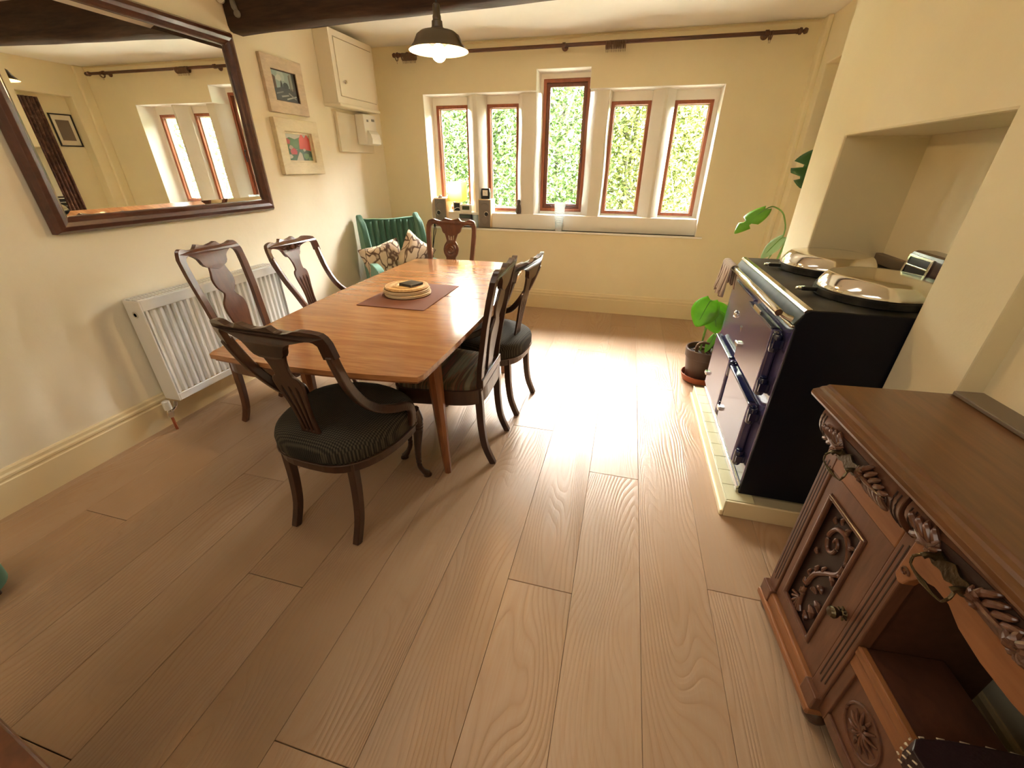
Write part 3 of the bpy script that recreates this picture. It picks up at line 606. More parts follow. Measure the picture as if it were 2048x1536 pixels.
art1 = ((.30, .40, .40), [((.42, .52, .50), blob(.4, .85, .2)), ((.55, .60, .55), blob(.3, .75, .12)), ((.10, .06, .04), [(0, .35), (.16, .4), (.16, .78), (.06, .84), (0, .82)]), ((.035, .04, .04), [(0, 0), (1, 0), (1, .5), (.7, .46), (.55, .52), (.4, .48), (.2, .42), (0, .4)]), ((.025, .03, .03), [(.32, .45), (.42, .45), (.42, .58), (.38, .72), (.35, .6)]), ((.025, .03, .03), blob(.55, .52, .12)),
    ((.16, .15, .13), [(.72, .42), (.78, .42), (.78, .95), (.72, .9)]), ((.30, .28, .24), [(.80, .40), (.84, .40), (.84, 1), (.80, 1)]), ((.06, .06, .06), [(.86, .3), (1, .3), (1, 1), (.86, 1)]), ((.34, .34, .32), [(.3, .12), (.62, .2), (.6, .24), (.28, .17)]), ((.42, .42, .40), [(.5, .05), (.95, .2), (.93, .24), (.5, .1)]), ((.20, .20, .19), [(.1, .2), (.4, .3), (.4, .34), (.1, .25)]), ((.28, .27, .25), [(.6, .28), (.9, .1), (.93, .13), (.64, .32)])])
art2 = ((.50, .50, .42), [((.06, .14, .045), [(0, .45), (1, .4), (1, .72), (.85, .8), (.6, .86), (.4, .78), (.2, .84), (0, .75)]), ((.55, .07, .04), [(.52, .45), (.98, .40), (1, .78), (.88, .98), (.78, .84), (.68, .99), (.56, .8)]), ((.38, .06, .05), [(.02, .62), (.18, .60), (.22, .74), (.1, .8), (.0, .76)]), ((.03, .07, .03), [(0, 0), (1, 0), (1, .38), (.6, .45), (.3, .4), (0, .5)]), ((.42, .05, .06), blob(.28, .36, .13, 8)), ((.45, .33, .28), blob(.2, .5, .08)), ((.50, .46, .38), [(.3, 0), (.62, 0), (.58, .3), (.5, .36)]), ((.12, .22, .08), blob(.75, .22, .12)), ((.12, .22, .08), blob(.88, .12, .09)), ((.50, .42, .30), blob(.7, .42, .06)), ((.08, .16, .05), blob(.42, .62, .13)), ((.5, .45, .4), blob(.12, .18, .09))])
picture(2.866, 3.258, 1.703, 2.035, .075, M['picframe1'], 'small dark harbour-like painting in a pale limed frame, upper of two on the left wall', art1, .026, .005)
picture(2.853, 3.305, 1.312, 1.672, .082, M['picframe2'], 'small painting with red shapes in a cream frame, lower of two on the left wall', art2, .036, .012)

# ------------------------------------------------------------------ wall cupboard, backing board, meter
cu = empty('wall_cupboard', (XL, 3.50, 1.80), 0, 'cream painted wall cupboard high in the left corner', 'cupboard')
B('body', M['cupboard'], .002, .125, 0, .60, .02, .50, cu, .002)
MB().plate([[(0, .02), (.60, .02), (.60, .50), (0, .50)], [(.05, .07), (.585, .07), (.585, .455), (.05, .455)]], .012, lambda u, v, q: (.125 + q, u, v)).build('face_frame', M['cupboard'], cu, .002)
B('base_ledge', M['cupboard'], .002, .155, -.006, .604, 0, .022, cu, .004)
dr = B('door', M['cupboard'], .126, .142, .054, .580, .074, .450, cu, .003)
MB().lathe([(0, .030), (.012, .028), (.015, .020), (.009, .010), (.008, 0)], (.142, .10, .17), 14, 'x').build('knob', M['chrome'], dr, smooth=True)
bd = empty('meter_board', (XL, 3.60, 1.48), 0, 'cream painted backing board screwed to the wall below the cupboard', 'board')
B('panel', M['cupboard2'], .002, .030, 0, .52, 0, .295, bd, .002)
q = MB()
for y, z in ((.02, .02), (.02, .275), (.50, .02), (.50, .275)): q.lathe([(.005, .002), (.003, .003)], (.030, y, z), 8, 'x')
q.build('screws', M['skirt'], bd)
me_ = empty('meter_box', (XL + .033, 3.86, 1.545), 0, 'white plastic meter box with rounded flap, mounted on the cream board', 'meter box')
B('case', M['plastic'], 0, .085, 0, .20, 0, .235, me_, .004)
prf = [(.085, .0), (.125, .01), (.13, .05), (.118, .09), (.098, .115), (.085, .118)]
MB().plate([prf], .15, lambda u, v, q: (u, .035 + q, v - .006)).build('flap', M['plastic'], me_, .003)
B('slot', M['grey'], .0855, .087, .045, .075, .178, .196, me_, .001); B('slot', M['grey'], .0855, .087, .125, .175, .186, .205, me_, .001)

# ------------------------------------------------------------------ smoke alarm and little spotlight at the beam end
al = empty('round_sensor', (-2.475, 2.66, 2.235), 0, 'small round white sensor at the wall end of the beam', 'sensor', rot=(R(90), 0, R(25)))
MB().lathe([(.018, 0), (.021, .004), (.021, .018), (.017, .021), (.016, .018), (.012, .018), (.011, .022), (.006, .022), (.005, .019), (0, .019)], (0, 0, 0), 20).build('body', M['plastic'], al, smooth=True)
br = empty('hook_bracket', (-2.40, 2.682, 2.20), 0, 'grey metal eye bracket on the face of the beam', 'bracket')
MB().sweep([(-.02, .0, .03), (0, -.018, .0), (.012, -.022, -.02)], [.014, .016, .012], 10).lathe([(.013, -.008), (.019, -.006), (.019, .006), (.013, .008), (.008, .006), (.008, -.006), (.013, -.008)], (.014, -.022, -.034), 14, 'y').build('body', M['grey'], br, smooth=True)

# ------------------------------------------------------------------ pendant lamp
pl = empty('pendant_lamp', (-.944, 2.25, ZC), 0, 'lit enamel pendant lamp with wide flared shade hanging over the table', 'lamp')
z0 = 1.866 - ZC
MB().sweep([(0, 0, 0), (0, 0, z0 + .12)], .0035, 6).build('cord', M['black'], pl, smooth=True)
MB().lathe([(0, 0), (.045, 0), (.045, -.015), (.02, -.025), (0, -.025)], (0, 0, 0), 20).build('ceiling_rose', M['lampmetal'], pl, smooth=True)
MB().lathe([(.010, z0 + .150), (.016, z0 + .145), (.017, z0 + .110), (.019, z0 + .105), (.019, z0 + .092), (.024, z0 + .088), (.026, z0 + .066), (.033, z0 + .062), (.034, z0 + .054), (.040, z0 + .050)], (0, 0, 0), 24).build('lamp_holder', M['lampmetal'], pl, smooth=True)
MB().lathe([(.038, z0 + .056), (.080, z0 + .048), (.098, z0 + .036), (.114, z0 + .006), (.132, z0 - .014), (.136, z0 - .017), (.137, z0 - .020), (.133, z0 - .018), (.113, z0 + .001), (.096, z0 + .030), (.078, z0 + .043), (.036, z0 + .050)], (0, 0, 0), 40).build('shade', [M['lampmetal'], M['lampin']], pl, smooth=True)
sh = [o for o in kids(pl) if o.name.startswith('shade')][0]
for p in sh.data.polygons:
    c_ = p.center; r_ = math.hypot(c_.x, c_.y); 
    if p.normal.z < -.05 or (p.normal.x * c_.x + p.normal.y * c_.y) < 0: p.material_index = 1
MB().lathe([(0, z0 + .030), (.030, z0 + .028), (.042, z0 + .008), (.040, z0 + .004), (.020, z0 + .008), (.017, z0 + .004), (0, z0 + .004)], (0, 0, 0), 20).build('socket_cup', M['ring'], pl, smooth=True)
MB().lathe([(0, z0 - .062)] + [(.034 * math.sin(a), z0 - .028 - .034 * math.cos(a)) for a in [.3 * i for i in range(1, 9)]] + [(.014, z0 + .010)], (0, 0, 0), 20).build('bulb', M['bulb'], pl, smooth=True)
pt = bpy.data.lights.new('bulb_light', 'POINT'); pt.energy = 9; pt.color = (1, .66, .32); pt.shadow_soft_size = .04
po = bpy.data.objects.new('bulb_light', pt); C.objects.link(po); po.parent = pl; po.location = (0, 0, z0 - .075)

# ------------------------------------------------------------------ curtain pole with rings
PY, PZ = 4.28, 2.262
pz = lambda x: PZ - .004 * (x < 0)
cpo = empty('curtain_pole', (-.58, PY, PZ), 0, 'dark wooden curtain pole with turned finials above the window', 'curtain pole')
MB().lathe([(.0135, -1.60), (.0135, 1.62)], (0, 0, 0), 14, 'x').build('pole', M['pole'], cpo, smooth=True)
def fin(s_, x):
    return MB().lathe([(0, s_ * .072), (.014, s_ * .070), (.019, s_ * .058), (.019, s_ * .050), (.010, s_ * .042), (.010, s_ * .036), (.021, s_ * .030), (.022, s_ * .018), (.016, s_ * .010), (.017, 0), (.0135, 0)], (x, 0, 0), 16, 'x').build('finial', M['pole'], cpo, smooth=True)
fin(1, 1.62); fin(-1, -1.60)
for x in (-1.52, -.1, 1.42):
    MB().lathe([(.0, .073), (.028, .072), (.028, .064), (.012, .058), (.012, .022)], (x, 0, 0), 14, 'y').lathe([(.0145, -.012), (.020, -.012), (.020, .012), (.0145, .012)], (x, 0, 0), 16, 'x').build('bracket', M['pole'], cpo, smooth=True)
def torus(R0, r0, n=22, k=6, ax='x'):
    q = MB(); vs = [((R0 + r0 * math.cos(b)) * math.cos(a), (R0 + r0 * math.cos(b)) * math.sin(a), r0 * math.sin(b)) for a in [2 * PI * i / n for i in range(n)] for b in [2 * PI * j / k for j in range(k)]]
    if ax == 'x': vs = [(c_, a, b) for a, b, c_ in vs]
    return q.add(vs, [(i * k + j, i * k + (j + 1) % k, ((i + 1) % n) * k + (j + 1) % k, ((i + 1) % n) * k + j) for i in range(n) for j in range(k)])
rg = torus(.026, .0038).build('curtain_ring', M['ring'], None, smooth='all')
scw = MB().sweep([(0, 0, -.028), (0, 0, -.036), (.001, .003, -.042), (0, 0, -.047)], .0013, 5).build('hook_eye', M['brass'], rg)
tag(rg, 'dark wooden curtain ring bunched with others near the left end of the pole', 'curtain ring', 'curtain rings bunched at the left')
rg.location = (-2.155, PY, pz(-1) - .010)
groups = [(-2.155, 14, .0098, 'bunched near the left end of the pole', 'curtain rings bunched at the left'), (-.335, 17, .0095, 'bunched on the pole above the tall middle window', 'curtain rings bunched mid pole'), (.862, 2, .014, 'beside the right bracket of the pole', 'curtain rings at the right bracket'), (-2.215, 1, .01, 'hanging alone outside the left bracket', None)]
first = True
for x0, n_, st, lab, g in groups:
    for k in range(n_):
        if first: first = False; continue
        c_ = copy_tree(rg); c_.location = (x0 + k * st, PY + rr.uniform(-.001, .001), pz(-1) - .0105 + rr.uniform(-.001, .001)); c_.rotation_euler = (0, rr.uniform(-.06, .06), rr.uniform(-.06, .06))
        c_['label'] = 'dark wooden curtain ring ' + lab
        if g: c_['group'] = g
        else:
            del c_['group']

# ------------------------------------------------------------------ things on the window sill
def spk(x, y, rz, label):
    t = empty('bookshelf_speaker', (x, y, .8005), rz, label, 'speaker')
    B('cabinet', M['beech'], -.066, .066, -.002, .155, 0, .275, t, .003)
    B('baffle', M['spk'], -.060, .060, -.012, -.002, .004, .268, t, .004)
    for z in (.20, .075): MB().lathe([(.044, 0), (.044, .003), (.040, .004), (.036, .001), (0, .003)], (0, -.012, z), 22, 'y').build('grille', M['spk'], t, smooth=True)
    for o in kids(t)[-2:]: o.scale.y = -1; o.location.y = -.024
    MB().lathe([(.021, .0), (.025, .004), (.021, .007), (.018, .002), (0, -.004)], (0, 0, 0), 18, 'y').build('port', [M['chrome'], M['black']], t, smooth=True)
    p = kids(t)[-1]; p.scale.y = -1; p.location = (.022 if x > -1.6 else -.018, -.0135, .136)
    for f in p.data.polygons:
        if math.hypot(f.center.x, f.center.z) < .0185: f.material_index = 1
    return t
spk(-1.925, 4.372, 0, 'silver-fronted wooden speaker at the left end of the window sill')
spk(-1.435, 4.372, 0, 'silver-fronted wooden speaker right of the small stereo on the sill')
tl = empty('table_lamp', (-1.778, 4.50, .9445), 0, 'small lamp with yellow square shade behind the left speaker', 'lamp')
vs = [(sx_ * a, sy_ * a, z) for z, a in ((.10, .082), (.285, .075)) for sx_, sy_ in ((-1, -1), (1, -1), (1, 1), (-1, 1))]
MB().add(vs, [(0, 1, 5, 4), (1, 2, 6, 5), (2, 3, 7, 6), (3, 0, 4, 7)]).build('shade', M['shadeY'], tl)
MB().lathe([(.045, 0), (.045, .01), (.01, .018), (.008, .12), (0, .12)], (0, 0, 0), 16).build('base', M['plastic'], tl, smooth=True)
sr_ = empty('stereo_unit', (-1.655, 4.40, .8005), 0, 'small black stereo unit between the two speakers', 'stereo')
B('case', M['black'], -.07, .07, -.02, .09, 0, .058, sr_, .004); B('fascia', M['spk'], -.068, .068, -.024, -.019, .062, .085, sr_, .002); B('upper_case', M['black'], -.068, .068, -.019, .09, .060, .125, sr_, .003); B('display', M['lcd'], -.055, .055, -.0215, -.019, .09, .118, sr_, .001); B('tray', M['chrome'], -.068, .068, -.022, -.019, .010, .014, sr_, .001)
th = empty('thermostat', (-1.645, 4.385, .9265), 0, 'white thermostat with green display standing on the stereo', 'thermostat', rot=(R(-6), 0, 0))
B('case', M['plastic'], -.062, .062, -.012, .012, 0, .095, th, .010); B('screen', M['lcd'], -.040, .040, -.0135, -.011, .042, .080, th, .001); B('button_bar', M['cupboard2'], -.030, .030, -.0135, -.012, .016, .022, th, .001)
ph_ = empty('photo_frame', (-1.765, 4.440, .9445), 0, 'small black picture frame with white edge behind the thermostat', 'photo frame')
B('frame', M['plastic'], -.042, .042, -.004, .006, 0, .094, ph_, .003); B('picture', M['black'], -.032, .032, -.0055, -.004, .010, .084, ph_, .001)
tn = tag(MB().lathe([(.030, 0), (.031, .12), (.029, .122), (.028, .118), (0, .118)], (0, 0, 0), 20).build('tin_canister', M['tin'], None, smooth=True), 'pale blue tin between the stereo and the right speaker', 'tin'); tn.location = (-1.548, 4.40, .8005)
ck = empty('desk_clock', (-1.437, 4.43, 1.0762), 0, 'small black desk clock standing on the right speaker', 'clock')
MB().plate([[(-.046, 0), (.046, 0), (.050, .05), (.042, .098), (-.042, .098), (-.050, .05)]], .045, lambda u, v, q: (u, q - .02, v)).build('case', M['black'], ck, .004)
B('dial', M['paper'], -.027, .027, -.0225, -.0195, .030, .082, ck, .001); MB().add([(-.001, -.0235, .055), (.001, -.0235, .055), (.014, -.0235, .038), (-.012, -.0235, .074)], [(0, 1, 2), (0, 1, 3)]).build('hands', M['black'], ck, clean=False)
kn = tag(MB().lathe([(.022, 0), (.022, .008), (.015, .022), (.006, .028), (0, .028)], (0, 0, 0), 14).build('dome_button', M['grey'], None, smooth=True), 'small grey domed object on top of the left speaker', 'dome'); kn.location = (-1.935, 4.41, 1.0762)
tray_ = tag(B('white_tray', M['paper'], -.11, .07, -.05, .05, 0, .004, None, .001), 'thin white card lying on top of the left speaker', 'card'); tray_.location = (-1.90, 4.47, 1.0762)
fg = empty('otter_figurine', (-1.09, 4.435, .9435), R(30), 'small brown ceramic animal figurine left of the wide mullion', 'figurine')
MB().lathe([(.024, 0), (.030, .02), (.030, .045), (.022, .075), (.016, .090), (.018, .105), (.020, .118), (.013, .132), (0, .137)], (0, 0, 0), 14).build('body', M['figure'], fg, smooth=True)
MB().lathe([(0, .030), (.007, .026), (.009, .012), (.009, 0)], (0, 0, 0), 8, 'y').build('snout', M['figure'], fg, smooth=True).location = (0, -.036, .112)
kids(fg)[-1].scale = (1, 1, 1)
vz = empty('glass_vase', (-.655, 4.375, .8005), 0, 'tall cut-glass vase standing in front of the middle window', 'vase')
prof = [(.034, 0), (.037, .004), (.036, .03), (.040, .06)]
zz = .06
while zz < .24: prof += [(.041 + (zz - .06) * .08, zz), (.0385 + (zz - .06) * .08, zz + .006)]; zz += .012
prof += [(.058, .262), (.056, .262), (.050, .23), (.038, .08), (.033, .035), (0, .028)]
MB().lathe(prof, (0, 0, 0), 18).build('body', M['vase'], vz)
cbl = tag(MB().sweep([(-1.985, 4.326, .82), (-1.99, 4.318, .79), (-2.01, 4.32, .70), (-2.03, 4.325, .55), (-2.05, 4.33, .3)], .004, 6, smooth=5).sweep([(-1.985, 4.326, .82), (-1.975, 4.318, .76), (-2.0, 4.318, .68), (-2.03, 4.322, .56)], .0035, 6, smooth=5).lathe([(.010, 0), (.012, .01), (.010, .03)], (-1.985, 4.322, .80), 10).build('speaker_cable', M['black'], None, smooth=True), 'black cable hanging from the left end of the window sill', 'cable')
cb2 = tag(MB().sweep([(-1.708, 4.373, .985), (-1.74, 4.37, .99), (-1.78, 4.365, .96), (-1.80, 4.37, .90), (-1.79, 4.372, .84), (-1.75, 4.362, .806), (-1.70, 4.34, .806)], .003, 6, smooth=5).build('white_cable', M['plastic'], None, smooth=True), 'thin white cable looping beside the thermostat', 'cable')

# ------------------------------------------------------------------ armchair and cushions
ac = empty('green_armchair', (-1.985, 3.58, 0), R(-135) , 'green velvet wing armchair with channelled back in the left corner', 'armchair')
# local: +y is forwards (seat opens that way), x sideways
def soft(pts_loops, name, parent, m=M['velvet'], bev=.03): pass
nch = 8; Wb = .60; q = MB(); cw = Wb / nch
for i in range(nch):
    xc = -Wb / 2 + cw * (i + .5); q.add(*(lambda vs, fs: (vs, fs))(*(lambda K, J: ([(xc + cw * .5 * math.cos(PI * j / (J - 1)) * -1, -.30 - .10 * (z - .35) / .6 + .055 * math.sin(PI * j / (J - 1)) ** .7 + .02 * math.sin(PI * (i + .5) / nch) * -1 , z) for z in [.36 + (.61 + .012 * math.sin(PI * (i + .5) / nch)) * k / (K - 1) for k in range(K)] for j in range(J)], [(k * J + j, k * J + j + 1, (k + 1) * J + j + 1, (k + 1) * J + j) for k in range(K - 1) for j in range(J - 1)]))(8, 9)))
q.build('channel_cushion', M['velvet'], ac, smooth='all', clean=False)
MB().plate([spline([(-.335, .30), (.335, .30), (.345, .70), (.335, .97), (.28, .995), (0, .985), (-.28, .995), (-.335, .97), (-.345, .70)], 3, True)], .07, lambda u, v, w_: (u, -.37 - .10 * (v - .35) / .6 + w_, v)).build('back', M['velvet'], ac, .02, seg=3, smooth=True)
for s_ in (-1, 1):
    wp = spline([(-.42, .32), (-.18, .32), (-.13, .60), (-.15, .70), (-.17, .82), (-.24, .95), (-.34, 1.0), (-.44, .99)], 3, True)
    MB().plate([wp], .075, lambda u, v, w_: (s_ * (.30 + .02 * (v - .3)) + (w_ - (.0 if s_ > 0 else .075)), u - .03 * (v - .35) / .6, v)).build('wing', M['velvet'], ac, .022, seg=3, smooth=True)
    MB().sweep([(s_ * .345, -.22, .56), (s_ * .355, 0, .58), (s_ * .36, .18, .575), (s_ * .36, .27, .54), (s_ * .355, .29, .46)], [.95, 1, 1, .95, .9], rect=(.09, .085), up=(1, 0, 0), smooth=5).build('armrest', M['velvet'], ac, .02, seg=3)
    B('side_panel', M['velvet'], s_ * .36 - .04, s_ * .36 + .04, -.32, .27, .18, .55, ac, .02)
    MB().sweep([(s_ * .385, .26, .59), (s_ * .392, .30, .55), (s_ * .39, .305, .48)], .010, 8).build('arm_trim', M['beech'], ac, smooth=True)
    for y in (-.33, .26): MB().lathe([(.024, .18), (.015, 0)], (s_ * .31, y, 0), 12).build('leg', M['walnut'], ac, smooth=True)
B('seat_base', M['velvet'], -.33, .33, -.33, .29, .18, .33, ac, .02); B('seat_cushion', M['velvet'], -.31, .31, -.28, .33, .31, .45, ac, .035)
ac.scale = (.78, .86, .93)
def cushion(loc, rot, label, s_=.21):
    q = MB(); K = 11; vs = []; fs = []
    for side_ in (1, -1):
        o = len(vs)
        for i in range(K):
            for j in range(K):
                u, v = -1 + 2 * i / (K - 1), -1 + 2 * j / (K - 1); pin = 1 - .10 * (1 - abs(u * v)) * max(abs(u), abs(v)) ** 2
                h = .065 * max(0, (1 - u ** 4) * (1 - v ** 4)) ** .6
                vs.append((u * s_ * pin, side_ * h + .006 * math.sin(u * 4 + v * 3), v * s_ * pin))
        fs += [(o + i * K + j, o + i * K + j + 1, o + (i + 1) * K + j + 1, o + (i + 1) * K + j) for i in range(K - 1) for j in range(K - 1)]
    o = q.add(vs, fs).build('cushion', M['cushion'], None, smooth='all'); o.location = loc; o.rotation_euler = rot
    bm = bmesh.new(); bm.from_mesh(o.data); bmesh.ops.remove_doubles(bm, verts=bm.verts, dist=.002); bmesh.ops.recalc_face_normals(bm, faces=bm.faces); bm.to_mesh(o.data); bm.free()
    tag(o, label, 'cushion', 'leaf print cushions on the armchair')
cushion((-2.15, 3.52, .555), (R(14), R(14), R(-140)), 'cream and brown leaf-print cushion at the left side of the green armchair', .19)
cushion((-1.935, 3.73, .60), (R(12), R(-38), R(-125)), 'cream and brown leaf-print cushion standing on its corner, right side of armchair', .18)

# ------------------------------------------------------------------ range cooker
AX, AY0, AY1, PH = .645, 1.612, 2.585, .084
pb = empty('cooker_plinth', (0, 0, 0), 0, 'low cream tiled plinth under the blue range cooker', 'plinth')
B('base', M['grout'], .577, XW - .001, 1.552, 2.64, 0, PH - .007, pb, .004)
B('end_board', M['skirt'], .577, XW - .002, 1.540, 1.551, 0, PH, pb, .003)
B('front_trim', M['skirt'], .560, .576, 1.540, 2.66, 0, .030, pb, .005)
q = MB().box(.570, .577, 1.540, 2.65, .030, PH + .001); q.build('front_edging', M['tile'], pb, .002)
yy = 1.555; 
tl_me = None
while yy < 2.62:
    e = min(yy + .107, 2.638); o = MB().box(.5775, .690, 0, e - yy - .0022, 0, .0075).build('tile', M['tile'], pb, .0012); o.location = (0, yy, PH - .007); yy += .108
cl = bpy.data.objects
ag = empty('range_cooker', (0, 0, 0), 0, 'navy blue cast-iron range cooker with two domed hotplate lids', 'cooker')
xs0 = .655
MB().box(xs0, 1.30, AY0, AY1, PH + .001, .888).build('body', M['enamelside'], ag, .012, seg=3)
B('front_plate', M['enamelfront'], .632, .655, AY0 + .004, AY1 - .004, .135, .862, ag, .006)
MB().sweep([(.628, AY0 + .002, .112), (.628, AY1, .112)], .010, 8, smooth=1).box(.622, .66, AY0 + .002, AY1, PH + .001, .106).box(.630, .655, AY0 + .002, AY1, .106, .134).build('kick_rail', M['chrome'], ag, smooth=True)
MB().box(.618, .66, AY0, AY1, .862, .874).build('front_lip', M['chrome'], ag, .004)
# top plate with chrome edge, rolled front
MB().plate([[(.622, .874), (.627, .884), (.636, .900), (.644, .915), (.654, .930), (.665, .934), (1.30, .934), (1.30, .885), (.66, .885)]], AY1 - AY0 + .01, lambda u, v, w_: (u, AY0 - .005 + w_, v)).build('top_plate', M['blacktop'], ag, .003, smooth=True)
MB().plate([[(.647, .920), (.643, .926), (.650, .935), (.668, .9375), (.668, .934), (.655, .931)]], AY1 - AY0 + .008, lambda u, v, w_: (u, AY0 - .004 + w_, v)).build('chrome_edge', M['chrome'], ag, .001)
MB().plate([[(.634, PH + .002), (.634, .860), (.630, .872), (.648, .922), (.662, .932), (1.299, .932), (1.299, PH + .002)]], .012, lambda u, v, w_: (u, AY0 - .0065 + w_, v)).build('side_panel', M['enamelside'], ag, .003)
lid_pos = [(1.86, 'near'), (2.325, 'far')]
for yc, w_ in lid_pos:
    xc = .955
    ld = empty('hotplate', (xc, yc, .934)) ; ld.parent = ag; ld.name = 'hotplate_lid'
    MB().lathe([(.188, 0), (.198, .004), (.198, .026), (.188, .030)], (0, 0, 0), 56).build('lid_ring', M['blacktop'], ld, smooth=True)
    MB().lathe([(.194, .028), (.195, .034), (.186, .052), (.174, .072), (.163, .082), (.14, .087), (.08, .090), (0, .091)], (0, 0, 0), 64).build('lid_dome', M['steel'], ld, smooth='all')
    MB().box(-.250, -.185, -.010, .010, .010, .026).build('lid_arm', M['black'], ld, .004)
    q = MB()
    q.lathe([(.004, -.262 + .0), (.006, -.26), (.006, -.235)], (0, 0, .018), 8, 'x')
    for k in range(7): q.lathe([(.004, -.0030), (.0100 - abs(k - 3) * .0008, 0), (.004, .0030)], (-.258 + k * .0065 - .008, 0, .018), 12, 'x')
    q.build('spring_handle', M['chrome'], ld, smooth=True)
# doors on the front face (x toward the room is negative)
def door(y0, y1, z0, z1, hinge=True):
    d = empty('door', (.632, 0, 0)); d.parent = ag; d.name = 'oven_door'
    MB().plate([[(y0, z0), (y1, z0), (y1, z1), (y0, z1)]], .038, lambda u, v, w_: (-w_ - .001, u, v)).build('door_panel', M['enamelfront'], d, .010, seg=3)
    MB().box(-.043, -.010, y0 + .012, y1 - .012, z1 + .0005, z1 + .006).build('top_trim', M['enamel'], d, .002)
    for z in (z1 - .045, z0 + .045):
        MB().lathe([(.014, -.036), (.017, -.030), (.017, .030), (.014, .036)], (-.024, y0 - .018, z), 14).lathe([(.010, .036), (.013, .042), (.0, .050)], (-.024, y0 - .018, z), 10).box(-.036, -.002, y0 - .040, y0 + .018, z - .016, z + .016).build('hinge', M['enamel'], d, smooth=True)
    zc = z0 + .07
    MB().box(-.056, -.030, y1 - .05, y1 - .012, zc, zc + .022).build('latch', M['chrome'], d, .006)
    return d
door(1.690, 2.075, .548, .826); door(1.690, 2.075, .190, .498); door(2.120, 2.500, .190, .512)
B('control_panel', M['enamelfront'], .622, .632, 2.105, 2.520, .540, .830, ag, .004)
MB().lathe([(.0, .010), (.012, .010), (.014, .006), (.020, .009), (.024, .004), (.024, 0)], (0, 0, 0), 22, 'x').build('badge', M['chrome'], ag, smooth=True)
bdg = [o for o in kids(ag) if o.name.startswith('badge')][0]; bdg.scale = (-1, 1, .8); bdg.location = (.622, 2.32, .69)
B('thermometer', M['chrome'], .584, .592, 1.86, 1.96, .829, .848, ag, .003)
MB().add([(.617, 2.150, .645), (.617, 2.185, .672), (.617, 2.150, .672), (.630, 2.150, .645), (.630, 2.185, .672), (.630, 2.150, .672)], [(0, 1, 2), (3, 5, 4), (0, 3, 4, 1), (1, 4, 5, 2), (2, 5, 3, 0)]).build('flap_catch', M['chrome'], ag)
# towel rail
MB().lathe([(.0125, 1.60), (.014, 1.603), (.014, 2.545), (.0125, 2.548)], (.563, 0, .920), 16, 'y').build('towel_rail', M['chrome'], ag, smooth=True)
for y in (1.615, 2.53): MB().sweep([(.563, y, .920), (.59, y, .905), (.615, y, .895)], [.010, .009, .012], 8).build('rail_bracket', M['chrome'], ag, smooth=True)
# towel over the rail
q = MB(); K, J = 34, 12; prof = [(.018, .115), (.0165, .06), (.016, .0)] + [(.0165 * math.cos(a), .0165 * math.sin(a)) for a in [PI * k / 6 for k in range(1, 6)]] + [(-.017, 0), (-.020, -.05), (-.025, -.10), (-.030, -.14)]
prof[0] = (.020, -.10); prof[1] = (.018, -.05)
vs = []
for j, (dx, dz) in enumerate(prof):
    for i in range(K):
        y = 2.335 + .195 * i / (K - 1); hang = max(0, -dz) / .14
        wv = .013 * hang * math.sin(i * 1.25 + .4 * math.sin(i)) + .003
        vs.append((.563 + dx + (-wv if dx < 0 else wv * .3), y + .008 * hang * math.sin(i * .9), .920 + dz - .015 * hang * math.sin(i * .5)))
tw = MB().add(vs, [(j * K + i, j * K + i + 1, (j + 1) * K + i + 1, (j + 1) * K + i) for j in range(len(prof) - 1) for i in range(K - 1)]).build('tea_towel', M['towel'], None, smooth='all', clean=False)
so = tw.modifiers.new('thickness', 'SOLIDIFY'); so.thickness = .004; so.offset = 0
tag(tw, 'brown and cream striped knitted towel over the cooker rail', 'towel')
# niche back ledge and toaster
lg = tag(B('niche_ledge', M['slate'], 1.283, NX - .001, NY0 + .01, NY1 - .002, .936, .985, None, .004), 'dark ledge along the back of the cooker niche', 'ledge')
ts = empty('toaster', (1.217, 1.90, .9355), R(0), 'dark toaster with a chrome-framed slotted front at the back of the cooker', 'toaster')
M['redtoast'] = mat('dark_red_enamel', (.035, .010, .012), .2, coat=.5)
B('body', M['redtoast'], 1.160 - 1.217, 1.255 - 1.217, -.06, .235, .0, .142, ts, .018)
MB().plate([[(.068, .045), (.235, .045), (.215, .128), (.060, .128)], [(.082, .054), (.218, .054), (.214, .082), (.078, .082)], [(.078, .090), (.212, .090), (.205, .118), (.074, .118)]], .008, lambda u, v, w_: (-.064 + w_, u, v)).build('slot_frame', M['chrome'], ts, .002)
B('slots', M['black'], -.060, -.055, .080, .215, .052, .120, ts, .001)

